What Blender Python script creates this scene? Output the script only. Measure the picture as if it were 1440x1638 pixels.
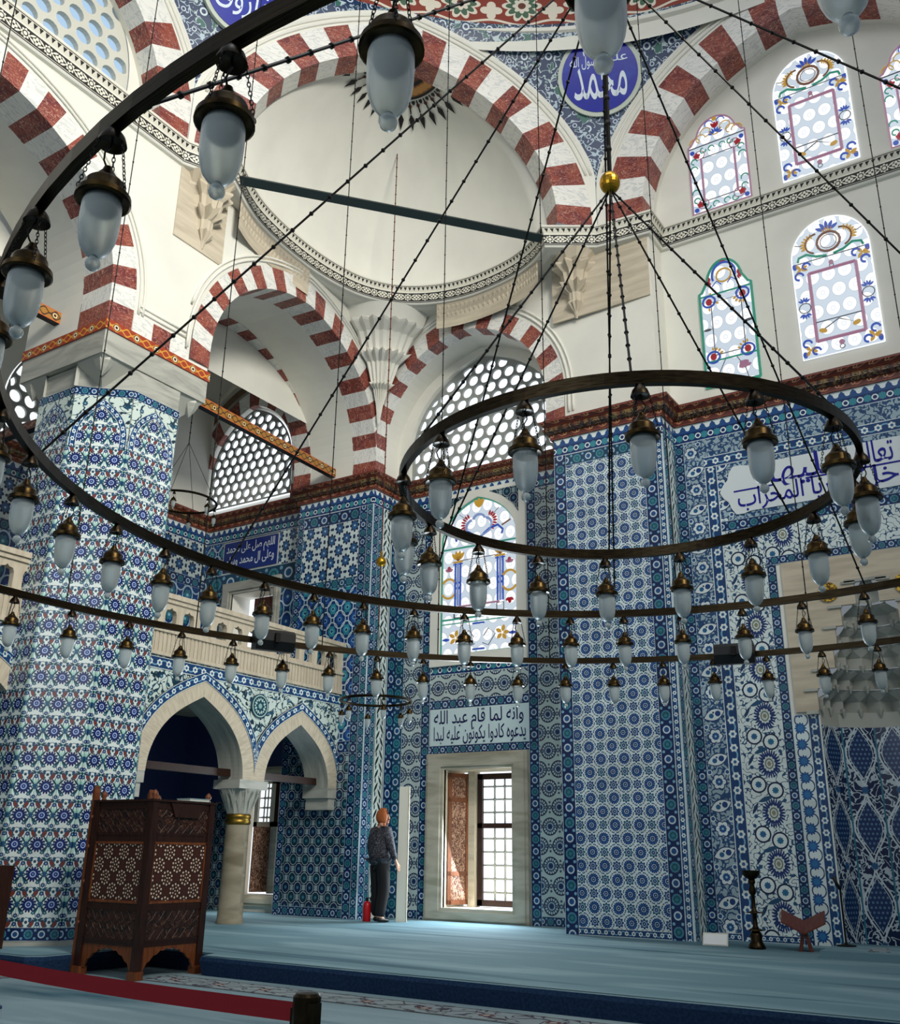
import bpy, bmesh, math, random
from mathutils import Vector, Matrix
from mathutils.geometry import delaunay_2d_cdt
from math import sin, cos, pi, radians, sqrt, atan2, hypot
for _o in list(bpy.data.objects): bpy.data.objects.remove(_o)
S = bpy.context.scene
COL = S.collection
random.seed(7)

# ------------------------------------------------------------------ camera, world, lights, exposure
cam = bpy.data.cameras.new('camera'); cam.sensor_fit = 'HORIZONTAL'; cam.sensor_width = 36; cam.lens = 38.37
cam.clip_start = .05; cam.clip_end = 200
camo = bpy.data.objects.new('camera', cam); COL.objects.link(camo)
_r = Vector((.84021569, .54207866, .01372331)); _u = Vector((.17091734, -.28876815, .94201922)); _f = Vector((-.51461137, .78915378, .33527817))
camo.matrix_world = Matrix(((_r.x, _u.x, -_f.x, 0), (_r.y, _u.y, -_f.y, 0), (_r.z, _u.z, -_f.z, 1.03), (0, 0, 0, 1)))
S.camera = camo
S.view_settings.view_transform = 'Standard'; S.view_settings.look = 'None'; S.view_settings.gamma = 1
S.view_settings.use_curve_mapping = False
S.view_settings.exposure = 0.0
W = bpy.data.worlds.new('world'); S.world = W; W.use_nodes = True
W.node_tree.nodes['Background'].inputs[0].default_value = (.80, .90, 1, 1)
W.node_tree.nodes['Background'].inputs[1].default_value = .22
S.cycles.max_bounces = 5; S.cycles.diffuse_bounces = 3; S.cycles.glossy_bounces = 2; S.cycles.transmission_bounces = 3
S.cycles.transparent_max_bounces = 6; S.cycles.caustics_reflective = False; S.cycles.caustics_refractive = False

def area(name, loc, target, sx, sy, power, color=(1, 1, 1), spread=180):
    l = bpy.data.lights.new(name, 'AREA'); l.shape = 'RECTANGLE'; l.size = sx; l.size_y = sy; l.energy = power; l.color = color; l.spread = radians(spread)
    o = bpy.data.objects.new(name, l); COL.objects.link(o); o.location = loc
    o.rotation_euler = (Vector(target) - Vector(loc)).to_track_quat('-Z', 'Y').to_euler()
    return o
# daylight through the windows of the right hand wall, of the entrance wall behind and of the dome drum
area('window_light_right', (5.6, 2.5, 13.5), (-11, 8.0, 7.0), 4, 4, 620, (1, .97, .88), 80)
area('window_light_entrance', (-3, -6.5, 6.5), (-6, 12, 4.5), 7, 5, 230, (.86, .94, 1))
area('window_light_drum', (-2, 3.5, 16.5), (-6, 9.5, 3), 6, 6, 330, (.95, .98, 1))
# daylight through the low and the stained glass windows of the qibla wall
area('window_light_low', (-8.6, 14.35, 1.35), (-7.6, 10, 0), 1.1, 2.0, 150, (.82, .93, 1))
area('window_light_aisle', (-13.0, 13.3, 1.1), (-11.8, 10.5, 0), 0.8, 1.6, 14, (.8, .92, 1))

# ------------------------------------------------------------------ node maths
def srgb(h):
    h = h.lstrip('#'); c = [int(h[i:i + 2], 16) / 255 for i in (0, 2, 4)]
    return tuple(x / 12.92 if x <= .04045 else ((x + .055) / 1.055) ** 2.4 for x in c) + (1,)

def glaze(h):
    """the potters' blues lean to green: pull a painted blue towards teal"""
    r, g, b = (int(h[i:i + 2], 16) for i in (1, 3, 5))
    if b > g + 24 and b > r + 60: g = g + .09 * (b - g); b = b * .95; r = r * .95
    return '#%02x%02x%02x' % (int(r), int(g), int(b))

class X:
    nt = None
    def __init__(s, v): s.v = v
    def __add__(a, b): return M('ADD', a, b)
    def __radd__(a, b): return M('ADD', b, a)
    def __sub__(a, b): return M('SUBTRACT', a, b)
    def __rsub__(a, b): return M('SUBTRACT', b, a)
    def __mul__(a, b): return M('MULTIPLY', a, b)
    def __rmul__(a, b): return M('MULTIPLY', b, a)
    def __truediv__(a, b): return M('DIVIDE', a, b)
    def __lt__(a, b): return M('LESS_THAN', a, b)
    def __gt__(a, b): return M('GREATER_THAN', a, b)

def M(op, *args):
    n = X.nt.nodes.new('ShaderNodeMath'); n.operation = op
    for i, a in enumerate(args):
        if isinstance(a, X): X.nt.links.new(a.v, n.inputs[i])
        else: n.inputs[i].default_value = float(a)
    return X(n.outputs[0])
def fr(a): return M('FRACT', a)
def fl(a): return M('FLOOR', a)
def ab(a): return M('ABSOLUTE', a)
def mn(a, b): return M('MINIMUM', a, b)
def mx(a, b): return M('MAXIMUM', a, b)
def sn(a): return M('SINE', a)
def cs(a): return M('COSINE', a)
def ln(x, y): return M('SQRT', M('MULTIPLY_ADD', x, x, y * y))
def at(y, x): return M('ARCTAN2', y, x)

class Pat:
    """a painted pattern: layers of colour laid one over the other through masks"""
    def __init__(s, name, base, rough=.28, spec=.5, bump=0):
        s.tile = name.startswith('tile_'); base = glaze(base) if s.tile else base
        s.m = bpy.data.materials.new(name); s.m.use_nodes = True; s.nt = s.m.node_tree; X.nt = s.nt
        s.b = s.nt.nodes['Principled BSDF']; s.b.inputs['Roughness'].default_value = rough
        s.b.inputs['Specular IOR Level'].default_value = spec
        uvn = s.nt.nodes.new('ShaderNodeUVMap'); sp = s.nt.nodes.new('ShaderNodeSeparateXYZ'); s.nt.links.new(uvn.outputs[0], sp.inputs[0])
        s.uvn = uvn; s.u, s.v = X(sp.outputs[0]), X(sp.outputs[1]); s.c = srgb(base); s.emit = None
    def put(s, col, mask):
        n = s.nt.nodes.new('ShaderNodeMix'); n.data_type = 'RGBA'; n.clamp_factor = True
        s.nt.links.new(mask.v, n.inputs[0])
        if isinstance(s.c, tuple): n.inputs[6].default_value = s.c
        else: s.nt.links.new(s.c, n.inputs[6])
        if isinstance(col, str): n.inputs[7].default_value = srgb(glaze(col) if s.tile else col)
        elif isinstance(col, tuple): n.inputs[7].default_value = col
        else: s.nt.links.new(col, n.inputs[7])
        s.c = n.outputs[2]; return s
    def noise(s, scale, detail=3, sx=1, sy=1, dist=0, rough=.5):
        mp = s.nt.nodes.new('ShaderNodeMapping'); mp.inputs['Scale'].default_value = (sx, sy, 1)
        s.nt.links.new(s.uvn.outputs[0], mp.inputs[0])
        n = s.nt.nodes.new('ShaderNodeTexNoise'); n.inputs['Scale'].default_value = scale; n.inputs['Detail'].default_value = detail
        n.inputs['Distortion'].default_value = dist; n.inputs['Roughness'].default_value = rough
        s.nt.links.new(mp.outputs[0], n.inputs[0]); return X(n.outputs[0])
    def tint(s, tile=.25, lo=.86, hi=1.08):
        n = s.nt.nodes.new('ShaderNodeTexWhiteNoise'); n.noise_dimensions = '2D'
        cb = s.nt.nodes.new('ShaderNodeCombineXYZ')
        s.nt.links.new(fl(s.u / tile).v, cb.inputs[0]); s.nt.links.new(fl(s.v / tile).v, cb.inputs[1]); s.nt.links.new(cb.outputs[0], n.inputs[0])
        k = M('MULTIPLY_ADD', X(n.outputs[0]), hi - lo, lo)
        mu = s.nt.nodes.new('ShaderNodeMix'); mu.data_type = 'RGBA'; mu.blend_type = 'MULTIPLY'; mu.inputs[0].default_value = 1
        if isinstance(s.c, tuple): mu.inputs[6].default_value = s.c
        else: s.nt.links.new(s.c, mu.inputs[6])
        cc = s.nt.nodes.new('ShaderNodeCombineXYZ')
        for i in range(3): s.nt.links.new(k.v, cc.inputs[i])
        s.nt.links.new(cc.outputs[0], mu.inputs[7]); s.c = mu.outputs[2]; return s
    def done(s, metallic=0, emit=0):
        if emit:        # glass that daylight shines through: gives off light, reflects little
            s.b.inputs['Base Color'].default_value = (.02, .02, .02, 1)
        elif isinstance(s.c, tuple): s.b.inputs['Base Color'].default_value = s.c
        else: s.nt.links.new(s.c, s.b.inputs['Base Color'])
        s.b.inputs['Metallic'].default_value = metallic
        if emit:
            if isinstance(s.c, tuple): s.b.inputs['Emission Color'].default_value = s.c
            else: s.nt.links.new(s.c, s.b.inputs['Emission Color'])
            s.b.inputs['Emission Strength'].default_value = emit
        return s.m
    # motif helpers: all return masks
    def cell(s, px, py, ox=0, oy=0, stag=0):
        vv = (s.v - oy) / py
        uu = (s.u - ox) / px
        if stag: uu = uu + M('MULTIPLY', M('FLOORED_MODULO', fl(vv), 2), stag)
        return (fr(uu) - .5) * px, (fr(vv) - .5) * py

def disc(x, y, r): return ln(x, y) < r
def ring(x, y, r0, w): return ab(ln(x, y) - r0) < w
def flower(x, y, R, n, amp, ph=0):
    th = at(y, x)
    k = ab(cs(M('MULTIPLY_ADD', th, n / 2, ph)))
    return ln(x, y) < M('MULTIPLY_ADD', k, R * amp, R * (1 - amp))
def leaf(x, y, cx, cy, ang, L, Wd):
    c, s_ = cos(radians(ang)), sin(radians(ang))
    dx, dy = x - cx, y - cy
    a = M('MULTIPLY_ADD', dx, c, dy * s_); b = M('MULTIPLY_ADD', dx, -s_, dy * c)
    q = a / L
    return ab(b) < M('MULTIPLY_ADD', q * q, -Wd, Wd)
def seg(x, y, cx, cy, ang, L, w):
    c, s_ = cos(radians(ang)), sin(radians(ang))
    dx, dy = x - cx, y - cy
    a = M('MULTIPLY_ADD', dx, c, dy * s_); b = M('MULTIPLY_ADD', dx, -s_, dy * c)
    return mx(ab(a) / L, ab(b) / w) < 1
# ------------------------------------------------------------------ palette and materials
WHT, NAVY, BLUE, LBL, TURQ, DTL, RED = '#dfe9e6', '#141f66', '#2f5c9c', '#7fa6cf', '#3f93a0', '#173a4c', '#7c3a33'
def plain(name, col, rough=.6, metallic=0, emit=0, spec=.4):
    p = Pat(name, col, rough, spec); return p.done(metallic, emit)
def noisy(name, a, b, scale, rough=.7, sx=1, sy=1, detail=4, lo=.4, hi=.65, metallic=0, spec=.4, dist=0):
    p = Pat(name, a, rough, spec); n = p.noise(scale, detail, sx, sy, dist)
    p.put(b, (n - lo) * (1 / (hi - lo))); return p.done(metallic)

MT = {}
MT['plaster'] = noisy('white_plaster', '#e9e7dc', '#e2e0d6', 1.2, .8)
MT['stone'] = noisy('pale_stone', '#cfc3ad', '#b9ad98', 3, .75, sx=.4, sy=3)
MT['framestone'] = noisy('grey_veined_stone', '#b3ad9e', '#95917f', 2.2, .5, sx=.5, sy=2.5, dist=1)
MT['greystone'] = noisy('grey_marble', '#b4b4aa', '#96978f', 2.2, .45, sx=.5, sy=2.5, dist=1.5)
MT['oldmarble'] = noisy('weathered_marble', '#9a907b', '#756b56', 1.8, .6, sx=.6, sy=2, dist=1)
MT['beige'] = noisy('beige_marble', '#cdc1ac', '#bcb09b', 5, .6, sx=3, sy=.5)
p = Pat('red_marble', '#8d4234', .45); n1 = p.noise(3.0, 5, 1, 1, 1.2); n2 = p.noise(5, 5, 1, 2.2, 2.5)
p.put('#6b2a2c', (n1 - .42) * 5); p.put('#cfa08c', (ab(n2 - .5) < .012)); MT['red'] = p.done()
p = Pat('white_marble', '#ebe9e2', .45); n2 = p.noise(2.2, 4, 1, 3.0, 2.0); p.put('#bfc3c1', (ab(n2 - .5) < .03) * .6); MT['white'] = p.done()
MT['brass'] = noisy('aged_brass', '#4e3d22', '#271e12', 14, .34, metallic=1)
MT['bronze'] = noisy('dark_bronze', '#3a3123', '#241d15', 8, .36, metallic=1)
MT['gilt_band'] = plain('gilt_band', '#8f7333', .4, 1)
MT['navy_shade'] = plain('navy_shaded_wall', '#353f6e', .6)  # darkness under the gallery, put into the wall colour as flat navy
MT['gold'] = plain('gold_leaf', '#c9992f', .3, 1)
MT['iron'] = plain('dark_iron', '#12110f', .5, .6)
MT['irongreen'] = plain('green_black_iron', '#1d2b2d', .5, .2)
MT['black'] = plain('black_plastic', '#07080a', .45)
MT['white_paint'] = plain('cream_paint', '#d8d6c8', .5)
MT['wood'] = noisy('walnut_wood', '#331a10', '#220f0a', 6, .4, sx=8, sy=.8)
MT['wood_light'] = noisy('oak_wood', '#7a4322', '#5c2f17', 6, .4, sx=6, sy=.8)
MT['wood_red'] = noisy('reddish_wood', '#6a2f1e', '#512114', 6, .4, sx=6, sy=.8)
MT['sky'] = plain('bright_daylight_glass', '#eef6ff', .3, 0, 1.35)
MT['lattice_cream'] = plain('cream_lattice', '#cfcec2', .8); MT['sky_blue'] = plain('blue_daylight_glass', '#b4d4f2', .3, 0, .95)
MT['lattice'] = plain('backlit_gypsum_lattice', '#9da09b', .8)  # same gypsum as the cream one, greyed to hold its backlit shade

# frosted lamp glass: clear at the shoulder, frosted below
m = bpy.data.materials.new('frosted_lamp_glass'); m.use_nodes = True; b = m.node_tree.nodes['Principled BSDF']
b.inputs['Base Color'].default_value = srgb('#dbe7e8'); b.inputs['Roughness'].default_value = .45; b.inputs['Subsurface Weight'].default_value = 0
b.inputs['Transmission Weight'].default_value = .58; b.inputs['IOR'].default_value = 1.12
MT['frost'] = m
m = bpy.data.materials.new('clear_glass'); m.use_nodes = True; b = m.node_tree.nodes['Principled BSDF']
b.inputs['Base Color'].default_value = srgb('#e8f4f2'); b.inputs['Roughness'].default_value = .04; b.inputs['Transmission Weight'].default_value = .9; b.inputs['IOR'].default_value = 1.35
MT['clear'] = m

# --- tile patterns (u across, v up, metres)
# border: navy strip, turquoise discs and white rings in turn (u in 0..1 across the strip, v in strip widths)
def border(name, ground='#152258', d1='#2f7484', d2='#26498a'):
    p = Pat(name, ground, .25)
    x = p.u - .5; y = (fr(p.v * .5) - .5) * 2.0
    y2 = (fr(p.v * .5 + .5) - .5) * 2.0
    p.put(d2, flower(x, y2, .32, 8, .15)); p.put('#c3d3da', ring(x, y2, .23, .045)); 
    p.put('#5f88b4', disc(x, y, .34)); p.put(d1, flower(x, y, .32, 8, .15)); p.put(DTL, ring(x, y, .17, .03))
    ym = (fr(p.v) - .0); ym = (fr(p.v + .5) - .5)
    p.put(LBL, disc(ab(x) - .3, ab(fr(p.v) - .5), .10))
    p.put('#b9cbd4', ab(x) > .465)
    return p.tint(3, .85, 1.1).done()
MT['border'] = border('tile_border_navy')
MT['border2'] = border('tile_border_teal', '#1c3f63', '#2f7f8c', '#27508e')
# narrow border: pale with small blossoms on a scroll
p = Pat('tile_border_scroll', '#1f3c78', .25)
x = p.u - .5; wv = sn(p.v * pi) * .22
p.put(LBL, ab(x - wv) < .06); y = fr(p.v + .5) - .5
xf = x + M('MULTIPLY', sn(p.v * pi), .12)
p.put(WHT, flower(x, y, .3, 6, .25)); p.put(BLUE, disc(x, y, .12)); p.put(WHT, ab(x) > .44)
MT['scroll'] = p.tint(3).done()

# pillar: navy serrated blossoms, red tulips, pale green stems on white
p = Pat('tile_pillar_tulips', WHT, .22)
PX, PY = .247, .318
x, y = p.cell(PX, PY); a = ab(x)
xs, ys = p.cell(PX, PY, PX / 2, 0); as_ = ab(xs)
p.put('#9fcfc4', mx(ab(xs) < .006, leaf(as_, ys, .018, .03, 75, .07, .016)))
p.put('#2a6f78', leaf(as_, ys, .03, -.06, 115, .05, .008))
p.put('#1f4a7c', ab(ab(a - .062 - ab(y + .02) * .30) - .0) < .004); p.put(DTL, leaf(a, y, .078, -.055, 45, .062, .012)); p.put(DTL, leaf(a, y, .085, .052, -50, .055, .010)); p.put('#2a4f86', flower(xs, ys, .034, 8, .3))
p.put('#23456a', flower(a - .062, y + .085, .022, 8, .2)); p.put('#7fb7b4', disc(a - .062, y + .085, .009))
p.put('#234a5e', disc(a - .098, y + .005, .017)); p.put('#8fc0b8', disc(a - .098, y + .005, .007))
p.put(NAVY, flower(xs, M('SUBTRACT', ab(ys), .115), .026, 8, .3)); p.put(LBL, disc(xs, ab(ys) - .115, .01))
p.put('#1d3f57', leaf(a, y, .058, .118, 62, .058, .025)); p.put(RED, leaf(a, y, .06, .118, 62, .050, .019))
p.put('#234a5e', flower(x, y - .135, .018, 6, .2)); p.put('#24507c', flower(a - .040, ab(y) - .150, .019, 6, .25)); p.put('#1d4a60', leaf(a, ab(y), .095, .150, 20, .035, .010)); p.put('#2a5f74', disc(a - .030, y - .098, .013)); p.put('#1b3c64', ab(M('SUBTRACT', ab(y - .02), .155 - .9 * 0) - a * .32) < .0035)
p.put(NAVY, flower(x, y, .086, 14, .34)); p.put('#2c48a4', flower(x, y, .040, 8, .1)); p.put('#c9d6ea', ring(x, y, .029, .004)); p.put('#1a2a80', disc(x, y, .018)); p.put('#a9bde0', disc(x, y, .007))
MT['tulip'] = p.tint(.247, .9, 1.06).done()

# pier beside the mihrab: white strapwork, blue square blossoms and stars
p = Pat('tile_strapwork', '#3d5a8c', .25)
Q = .46; p.u, p.v = p.u * 1.28, p.v * 1.28
x, y = p.cell(Q, Q); a, b_ = ab(x), ab(y); x2, y2 = p.cell(Q, Q, Q / 2, Q / 2)
p.put('#cfdfe2', mx(leaf(a, b_, .115, .115, 45, .13, .03), leaf(ab(x2), ab(y2), .115, .115, -45, .09, .026))); p.put('#14224f', mx(leaf(a, b_, .115, .115, 45, .10, .017), leaf(ab(x2), ab(y2), .115, .115, -45, .06, .014)))
p.put('#d3e2e4', mx(ab(M('SUBTRACT', ln(x, y), .158)) < .013, ab(M('SUBTRACT', ln(x2, y2), .158)) < .013))
for (xx, yy) in ((x, y), (x2, y2)):
    p.put('#d3e2e4', flower(xx, yy, .128, 16, .12)); p.put('#1a3580', flower(xx, yy, .108, 16, .18)); p.put('#3565ab', flower(xx, yy, .082, 8, .2)); p.put('#16266e', ring(xx, yy, .055, .009)); p.put('#8fb4dc', flower(xx, yy, .028, 6, .3))
x3, y3 = p.cell(Q, Q, Q / 2, 0); x4, y4 = p.cell(Q, Q, 0, Q / 2)
for (xx, yy, c1) in ((x3, y3, '#244c94'), (x4, y4, '#2a6d8c')):
    p.put('#d3e2e4', flower(xx, yy, .112, 8, .35)); p.put('#13235c', flower(xx, yy, .088, 8, .35)); p.put(c1, flower(xx, yy, .070, 8, .25)); p.put('#a9d0dc', flower(xx, yy, .032, 8, .5))
xq, yq = p.cell(Q / 2, Q / 2, Q / 4, Q / 4)
p.put('#d3e2e4', flower(xq, yq, .046, 8, .15)); p.put('#1b3678', flower(xq, yq, .038, 8, .2)); p.put('#b9d3e2', disc(xq, yq, .010))
MT['strap'] = p.tint(.23, .85, 1.08).done()

# window wall: dark wheel rosettes on grey white
p = Pat('tile_wheels', '#b7c6c4', .28)
Q = .335; H = .29
x, y = p.cell(Q, H * 2); x2, y2 = p.cell(Q, H * 2, Q / 2, H)
for xx, yy in ((x, y), (x2, y2)):
    p.put('#121d44', disc(xx, yy, .136)); p.put('#b9cac9', flower(xx, yy, .118, 16, .22)); p.put('#1a2c62', flower(xx, yy, .096, 16, .30, pi / 2)); p.put('#b9cac9', ring(xx, yy, .052, .007)); p.put('#22407c', disc(xx, yy, .045)); p.put('#0f1c50', flower(xx, yy, .03, 8, .2))
xg, yg = p.cell(Q, H * 2, Q / 2, 0); xh, yh = p.cell(Q, H * 2, 0, H)
for xx, yy in ((xg, yg), (xh, yh)):
    p.put('#26405e', flower(xx, yy, .038, 8, .25)); p.put('#a9bcc0', disc(xx, yy, .015)); p.put('#2a4260', flower(xx, ab(yy) - .075, .02, 6, .2)); p.put('#2a4260', disc(ab(xx) - .07, yy, .012))
MT['wheel'] = p.tint(.29, .9, 1.06).done()

# mihrab flank 1: blue paisley lobes along an S stem
p = Pat('tile_paisley', '#9db3bd', .25)
H = .62
y = (fr(p.v / H) - .5) * H; x = p.u - .16
n = p.noise(13, 1, 1, 1, .5); p.put('#29467c', ab(n - .5) < .07)
p.put('#1c2f6c', leaf(x, y, 0, .15, 18, .165, .088)); p.put('#dbe6e6', leaf(x, y, 0, .15, 18, .15, .074))
p.put('#1d3a80', disc(x - .055, y - .165, .04)); p.put('#2b5a93', disc(x + .04, y - .135, .034)); p.put('#1a2c55', disc(x + .01, y - .18, .014))
p.put('#1c2f6c', flower(x, y + .15, .115, 6, .25)); p.put('#dbe6e6', flower(x, y + .15, .098, 6, .25)); p.put('#234b92', flower(x, y + .15, .055, 10, .2)); p.put('#9fbfe0', disc(x, y + .15, .016))
p.put('#2a4f90', disc(ab(x) - .125, y + .02, .028)); p.put('#dbe6e6', ring(ab(x) - .125, y + .02, .032, .006))
MT['paisley'] = p.tint(.3, .9, 1.06).done()
# mihrab flank 2: feathered palmettes and ringed blossoms on white
p = Pat('tile_palmette', '#dce8e6', .25)
H = .64
y = (fr(p.v / H) - .5) * H; x = p.u - .30; y2 = (fr(p.v / H + .5) - .5) * H
n = p.noise(11, 1, 1, 1); p.put('#2b4a78', (ab(n - .5) < .028))
p.put('#182a72', flower(x - .07, y * .8, .155, 26, .36)); p.put('#cfd9d2', flower(x - .07, y * .8, .085, 12, .2)); p.put('#6d7a74', ring(x - .07, y * .8, .05, .008)); p.put('#8d8a70', flower(x - .07, y * .8, .03, 6, .4))
p.put('#152347', ring(x + .10, y2 - .05, .10, .011)); p.put('#e2ecea', disc(x + .10, y2 - .05, .088)); p.put('#2a5c98', flower(x + .10, y2 - .05, .045, 8, .25))
p.put('#152347', ring(x - .12, y2 + .03, .10, .011)); p.put('#e2ecea', disc(x - .12, y2 + .03, .088)); p.put('#2b6a9a', flower(x - .12, y2 + .03, .045, 8, .25))
p.put('#234a7a', leaf(x, y2, -.02, -.14, 20, .11, .03)); p.put('#1d3767', leaf(x, y, -.17, .06, 60, .09, .022)); p.put('#244c80', disc(x + .17, y + .04, .026)); p.put('#244c80', disc(x - .23, y2 + .16, .024)); p.put('#244c80', disc(x + .2, y2 - .16, .024))
MT['palmette'] = p.tint(.32, .92, 1.05).done()
# mihrab flank 3: blue serrated blossoms, white ground
p = Pat('tile_blossom_strip', '#d9e6e6', .25)
H = .215; y = (fr(p.v / H) - .5) * H; x = p.u - .10
p.put('#1f3f6c', ring(x - .02, (fr(p.v / H + .5) - .5) * H, .085, .008)); p.put('#1e4a96', flower(x, y, .078, 12, .3)); p.put('#2f6ab0', flower(x, y, .045, 8, .2))
MT['blossom'] = p.tint().done()
# niche: white ogival lattice on navy, ornament vases
p = Pat('tile_niche_ogival', '#0f1c4c', .22)
Q, H = .44, .95
uu = (fr(p.u / Q) - .5) * Q; yy = (fr(p.v / H) - .5) * H
og = cs(yy * (2 * pi / H)) * .10 + .10
n = p.noise(11, 1.2, 1, 1, .6); p.put('#b9c8cf', ab(n - .5) < .045)
p.put('#c9d6da', ab(ab(uu) - og) < .012); p.put('#172c66', ab(uu) < og - .035)
xd, yd = p.cell(.055, .06, 0, 0, .5); p.put('#7f9ec4', (ring(xd, yd, .010, .003)) * (ab(uu) < og - .05))
p.put('#c9d6da', ab(ab(uu) - og + .04) < .005)
p.put('#23508a', flower(uu, ab(yy) - H / 2, .05, 8, .3)); p.put('#2a6a8c', ab(uu) > Q / 2 - .012)
MT['niche'] = p.done()
# corner pier strip: interlocking black green cypress loops on white
p = Pat('tile_cypress', '#d5e2df', .25)
H = .22; y = (fr(p.v / H) - .5) * H; x = p.u - .15; y2 = (fr(p.v / H + .5) - .5) * H
p.put('#14262e', leaf(x, y, -.05, 0, 58, .10, .024)); p.put('#14262e', leaf(x, y2, .06, 0, -58, .10, .024)); p.put('#1b3c5c', leaf(x, y, .07, 0, 90, .05, .018)); p.put('#1b3c5c', leaf(x, y2, -.07, 0, 90, .05, .018))
p.put('#14262e', ab(ab(x) - .135) < .008)
MT['cypress'] = p.tint(.22).done()
# dark lattice of stars (lower corner pier, aisle)
p = Pat('tile_dark_lattice', '#93aab0', .25)
Q, H = .27, .30
x, y = p.cell(Q, H); x2, y2 = p.cell(Q, H, Q / 2, H / 2)
for xx, yy, c1 in ((x, y, '#16274f'), (x2, y2, '#15394a')):
    p.put('#12203f', flower(xx, yy * .9, .105, 6, .12)); p.put('#a9c0c4', ring(xx, yy * .9, .078, .005)); p.put(c1, disc(xx, yy, .07)); p.put('#3d7f92', flower(xx, yy, .03, 6, .4))
MT['darklat'] = p.tint(.27, .85, 1.1).done()
# upper corner pier: turquoise drops in ogival mesh
p = Pat('tile_turquoise_drops', '#162f73', .22)
Q, H = .34, .42
x, y = p.cell(Q, H); x2, y2 = p.cell(Q, H, Q / 2, H / 2)
for xx, yy, c1 in ((x, y, '#2f8a9c'), (x2, y2, '#2449a0')):
    p.put('#b9cfd8', ab(ln(xx, yy * .82) - .135) < .009); p.put(c1, flower(xx, yy * .8, .085, 6, .18)); p.put('#7fb6cc', ring(xx, yy, .035, .006)); p.put('#14255e', disc(xx, yy, .02))
MT['drops'] = p.tint(.21, .85, 1.15).done()
# upper panel of the corner pier: white star mesh
p = Pat('tile_star_mesh', '#cfdede', .22)
Q, H = .36, .44
x, y = p.cell(Q, H); x2, y2 = p.cell(Q, H, Q / 2, H / 2); a, b_ = ab(x), ab(y)
for xx, yy in ((x, y), (x2, y2)):
    p.put('#141f52', flower(xx, yy * .85, .115, 8, .35)); p.put('#2d5896', flower(xx, yy * .85, .075, 8, .2)); p.put('#a9c4dc', disc(xx, yy, .022))
p.put('#16285a', disc(a - .165, y, .028)); p.put('#16285a', disc(x, b_ - .205, .028))
MT['starmesh'] = p.tint(.22).done()
# blue hexagon ogives (aisle wall)
p = Pat('tile_blue_ogives', '#173274', .2)
Q, H = .42, .5
x, y = p.cell(Q, H); x2, y2 = p.cell(Q, H, Q / 2, H / 2)
for xx, yy, c1 in ((x, y, '#1c3f92'), (x2, y2, '#2c6f86')):
    p.put('#aecbdc', ab(ln(xx * 1.15, yy * .8) - .15) < .012); p.put(c1, flower(xx, yy * .8, .10, 6, .3)); p.put('#8fbcdc', flower(xx, yy, .035, 6, .3))
MT['ogives'] = p.tint(.25, .8, 1.2).done()
# arcade spandrel: teal scroll leaves on white
p = Pat('tile_scroll_leaves', '#cfddd6', .28)
n = p.noise(6.5, 1.2, 1, 1, .8); n2 = p.noise(9, 1, 1, 1, .4)
p.put('#173b4c', ab(n - .5) < .034); p.put('#1e4a6a', (n2 > .615) * (n > .5)); p.put('#123040', (n2 < .36))
x, y = p.cell(.30, .27, 0, 0, .5); p.put('#1b3a6a', flower(x, y, .038, 8, .3)); p.put('#6fa9b0', disc(x, y, .014))
MT['leaves'] = p.done()
# crenel strip under the cornices (u along, v up from 0)
p = Pat('tile_crenel', '#24478c', .25)
x = (fr(p.u / .16) - .5) * .16
p.put('#dfeaea', (p.v > .20) * (ab(x) < (p.v - .20) * .9 + .0) ); p.put('#dfeaea', p.v > .285); p.put('#e2eceb', ring(x, p.v - .235, .03, .008))
y = p.v - .09; x2 = (fr(p.u / .2) - .5) * .2; p.put('#17286a', ab(y) < .075); p.put('#3a86a0', flower(x2, y, .06, 8, .2)); p.put('#dfeaea', ring((fr(p.u / .2 + .5) - .5) * .2, y, .038, .009)); p.put('#dfeaea', p.v < .008)
MT['crenel'] = p.done()
# red cornice ornament, frieze, beam paint
p = Pat('painted_cornice_red', '#5a2a22', .45)
x = (fr(p.u / .22) - .5) * .22; y = p.v - fl(p.v / .14) * .14 - .07
p.put('#a5684a', ab(y - sn(p.u * 28) * .03) < .012); p.put('#c58d62', flower(x, y, .035, 8, .3)); p.put('#3a1a1a', disc(x, y, .015)); p.put('#8d3f2e', ab(y) > .058)
MT['cornice_red'] = p.done()
p = Pat('painted_cornice_rope', '#3a2422', .4)
n = p.noise(9, 2, 1, 1); d = fr((p.u + p.v * .8) / .16)
p.put('#6e4033', d < .45); p.put('#8d7a4a', (ab(n - .5) < .035) * 1); p.put('#22161c', ab(d - .45) < .06)
MT['cornice_rope'] = p.done()
p = Pat('painted_frieze_black', '#e6e2d2', .6)
x = (fr(p.u / .34) - .5) * .34; y = p.v - .11; x2 = (fr(p.u / .34 + .5) - .5) * .34
p.put('#14130f', (ab(y) < .085)); p.put('#e6e2d2', flower(x, y, .072, 8, .35)); p.put('#14130f', ring(x, y, .035, .008)); p.put('#e6e2d2', flower(x2, y, .06, 4, .6)); p.put('#14130f', disc(x2, y, .016))
p.put('#e6e2d2', leaf(ab(x), ab(y), .105, .035, 30, .05, .014)); p.put('#14130f', ab(p.v - .008) < .010)
MT['frieze'] = p.done()
p = Pat('painted_frieze_dentil', '#e6e2d2', .6)
x = (fr(p.u / .09) - .5) * .09; p.put('#1b1a14', (ab(x) < (p.v - .02) * .5) * (p.v < .085)); p.put('#3a3729', ab(p.v - .10) < .006)
MT['dentil'] = p.done()
p = Pat('painted_beam_gold', '#a8752c', .45)
x = (fr(p.u / .36) - .5) * .36; y = p.v - .085
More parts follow.
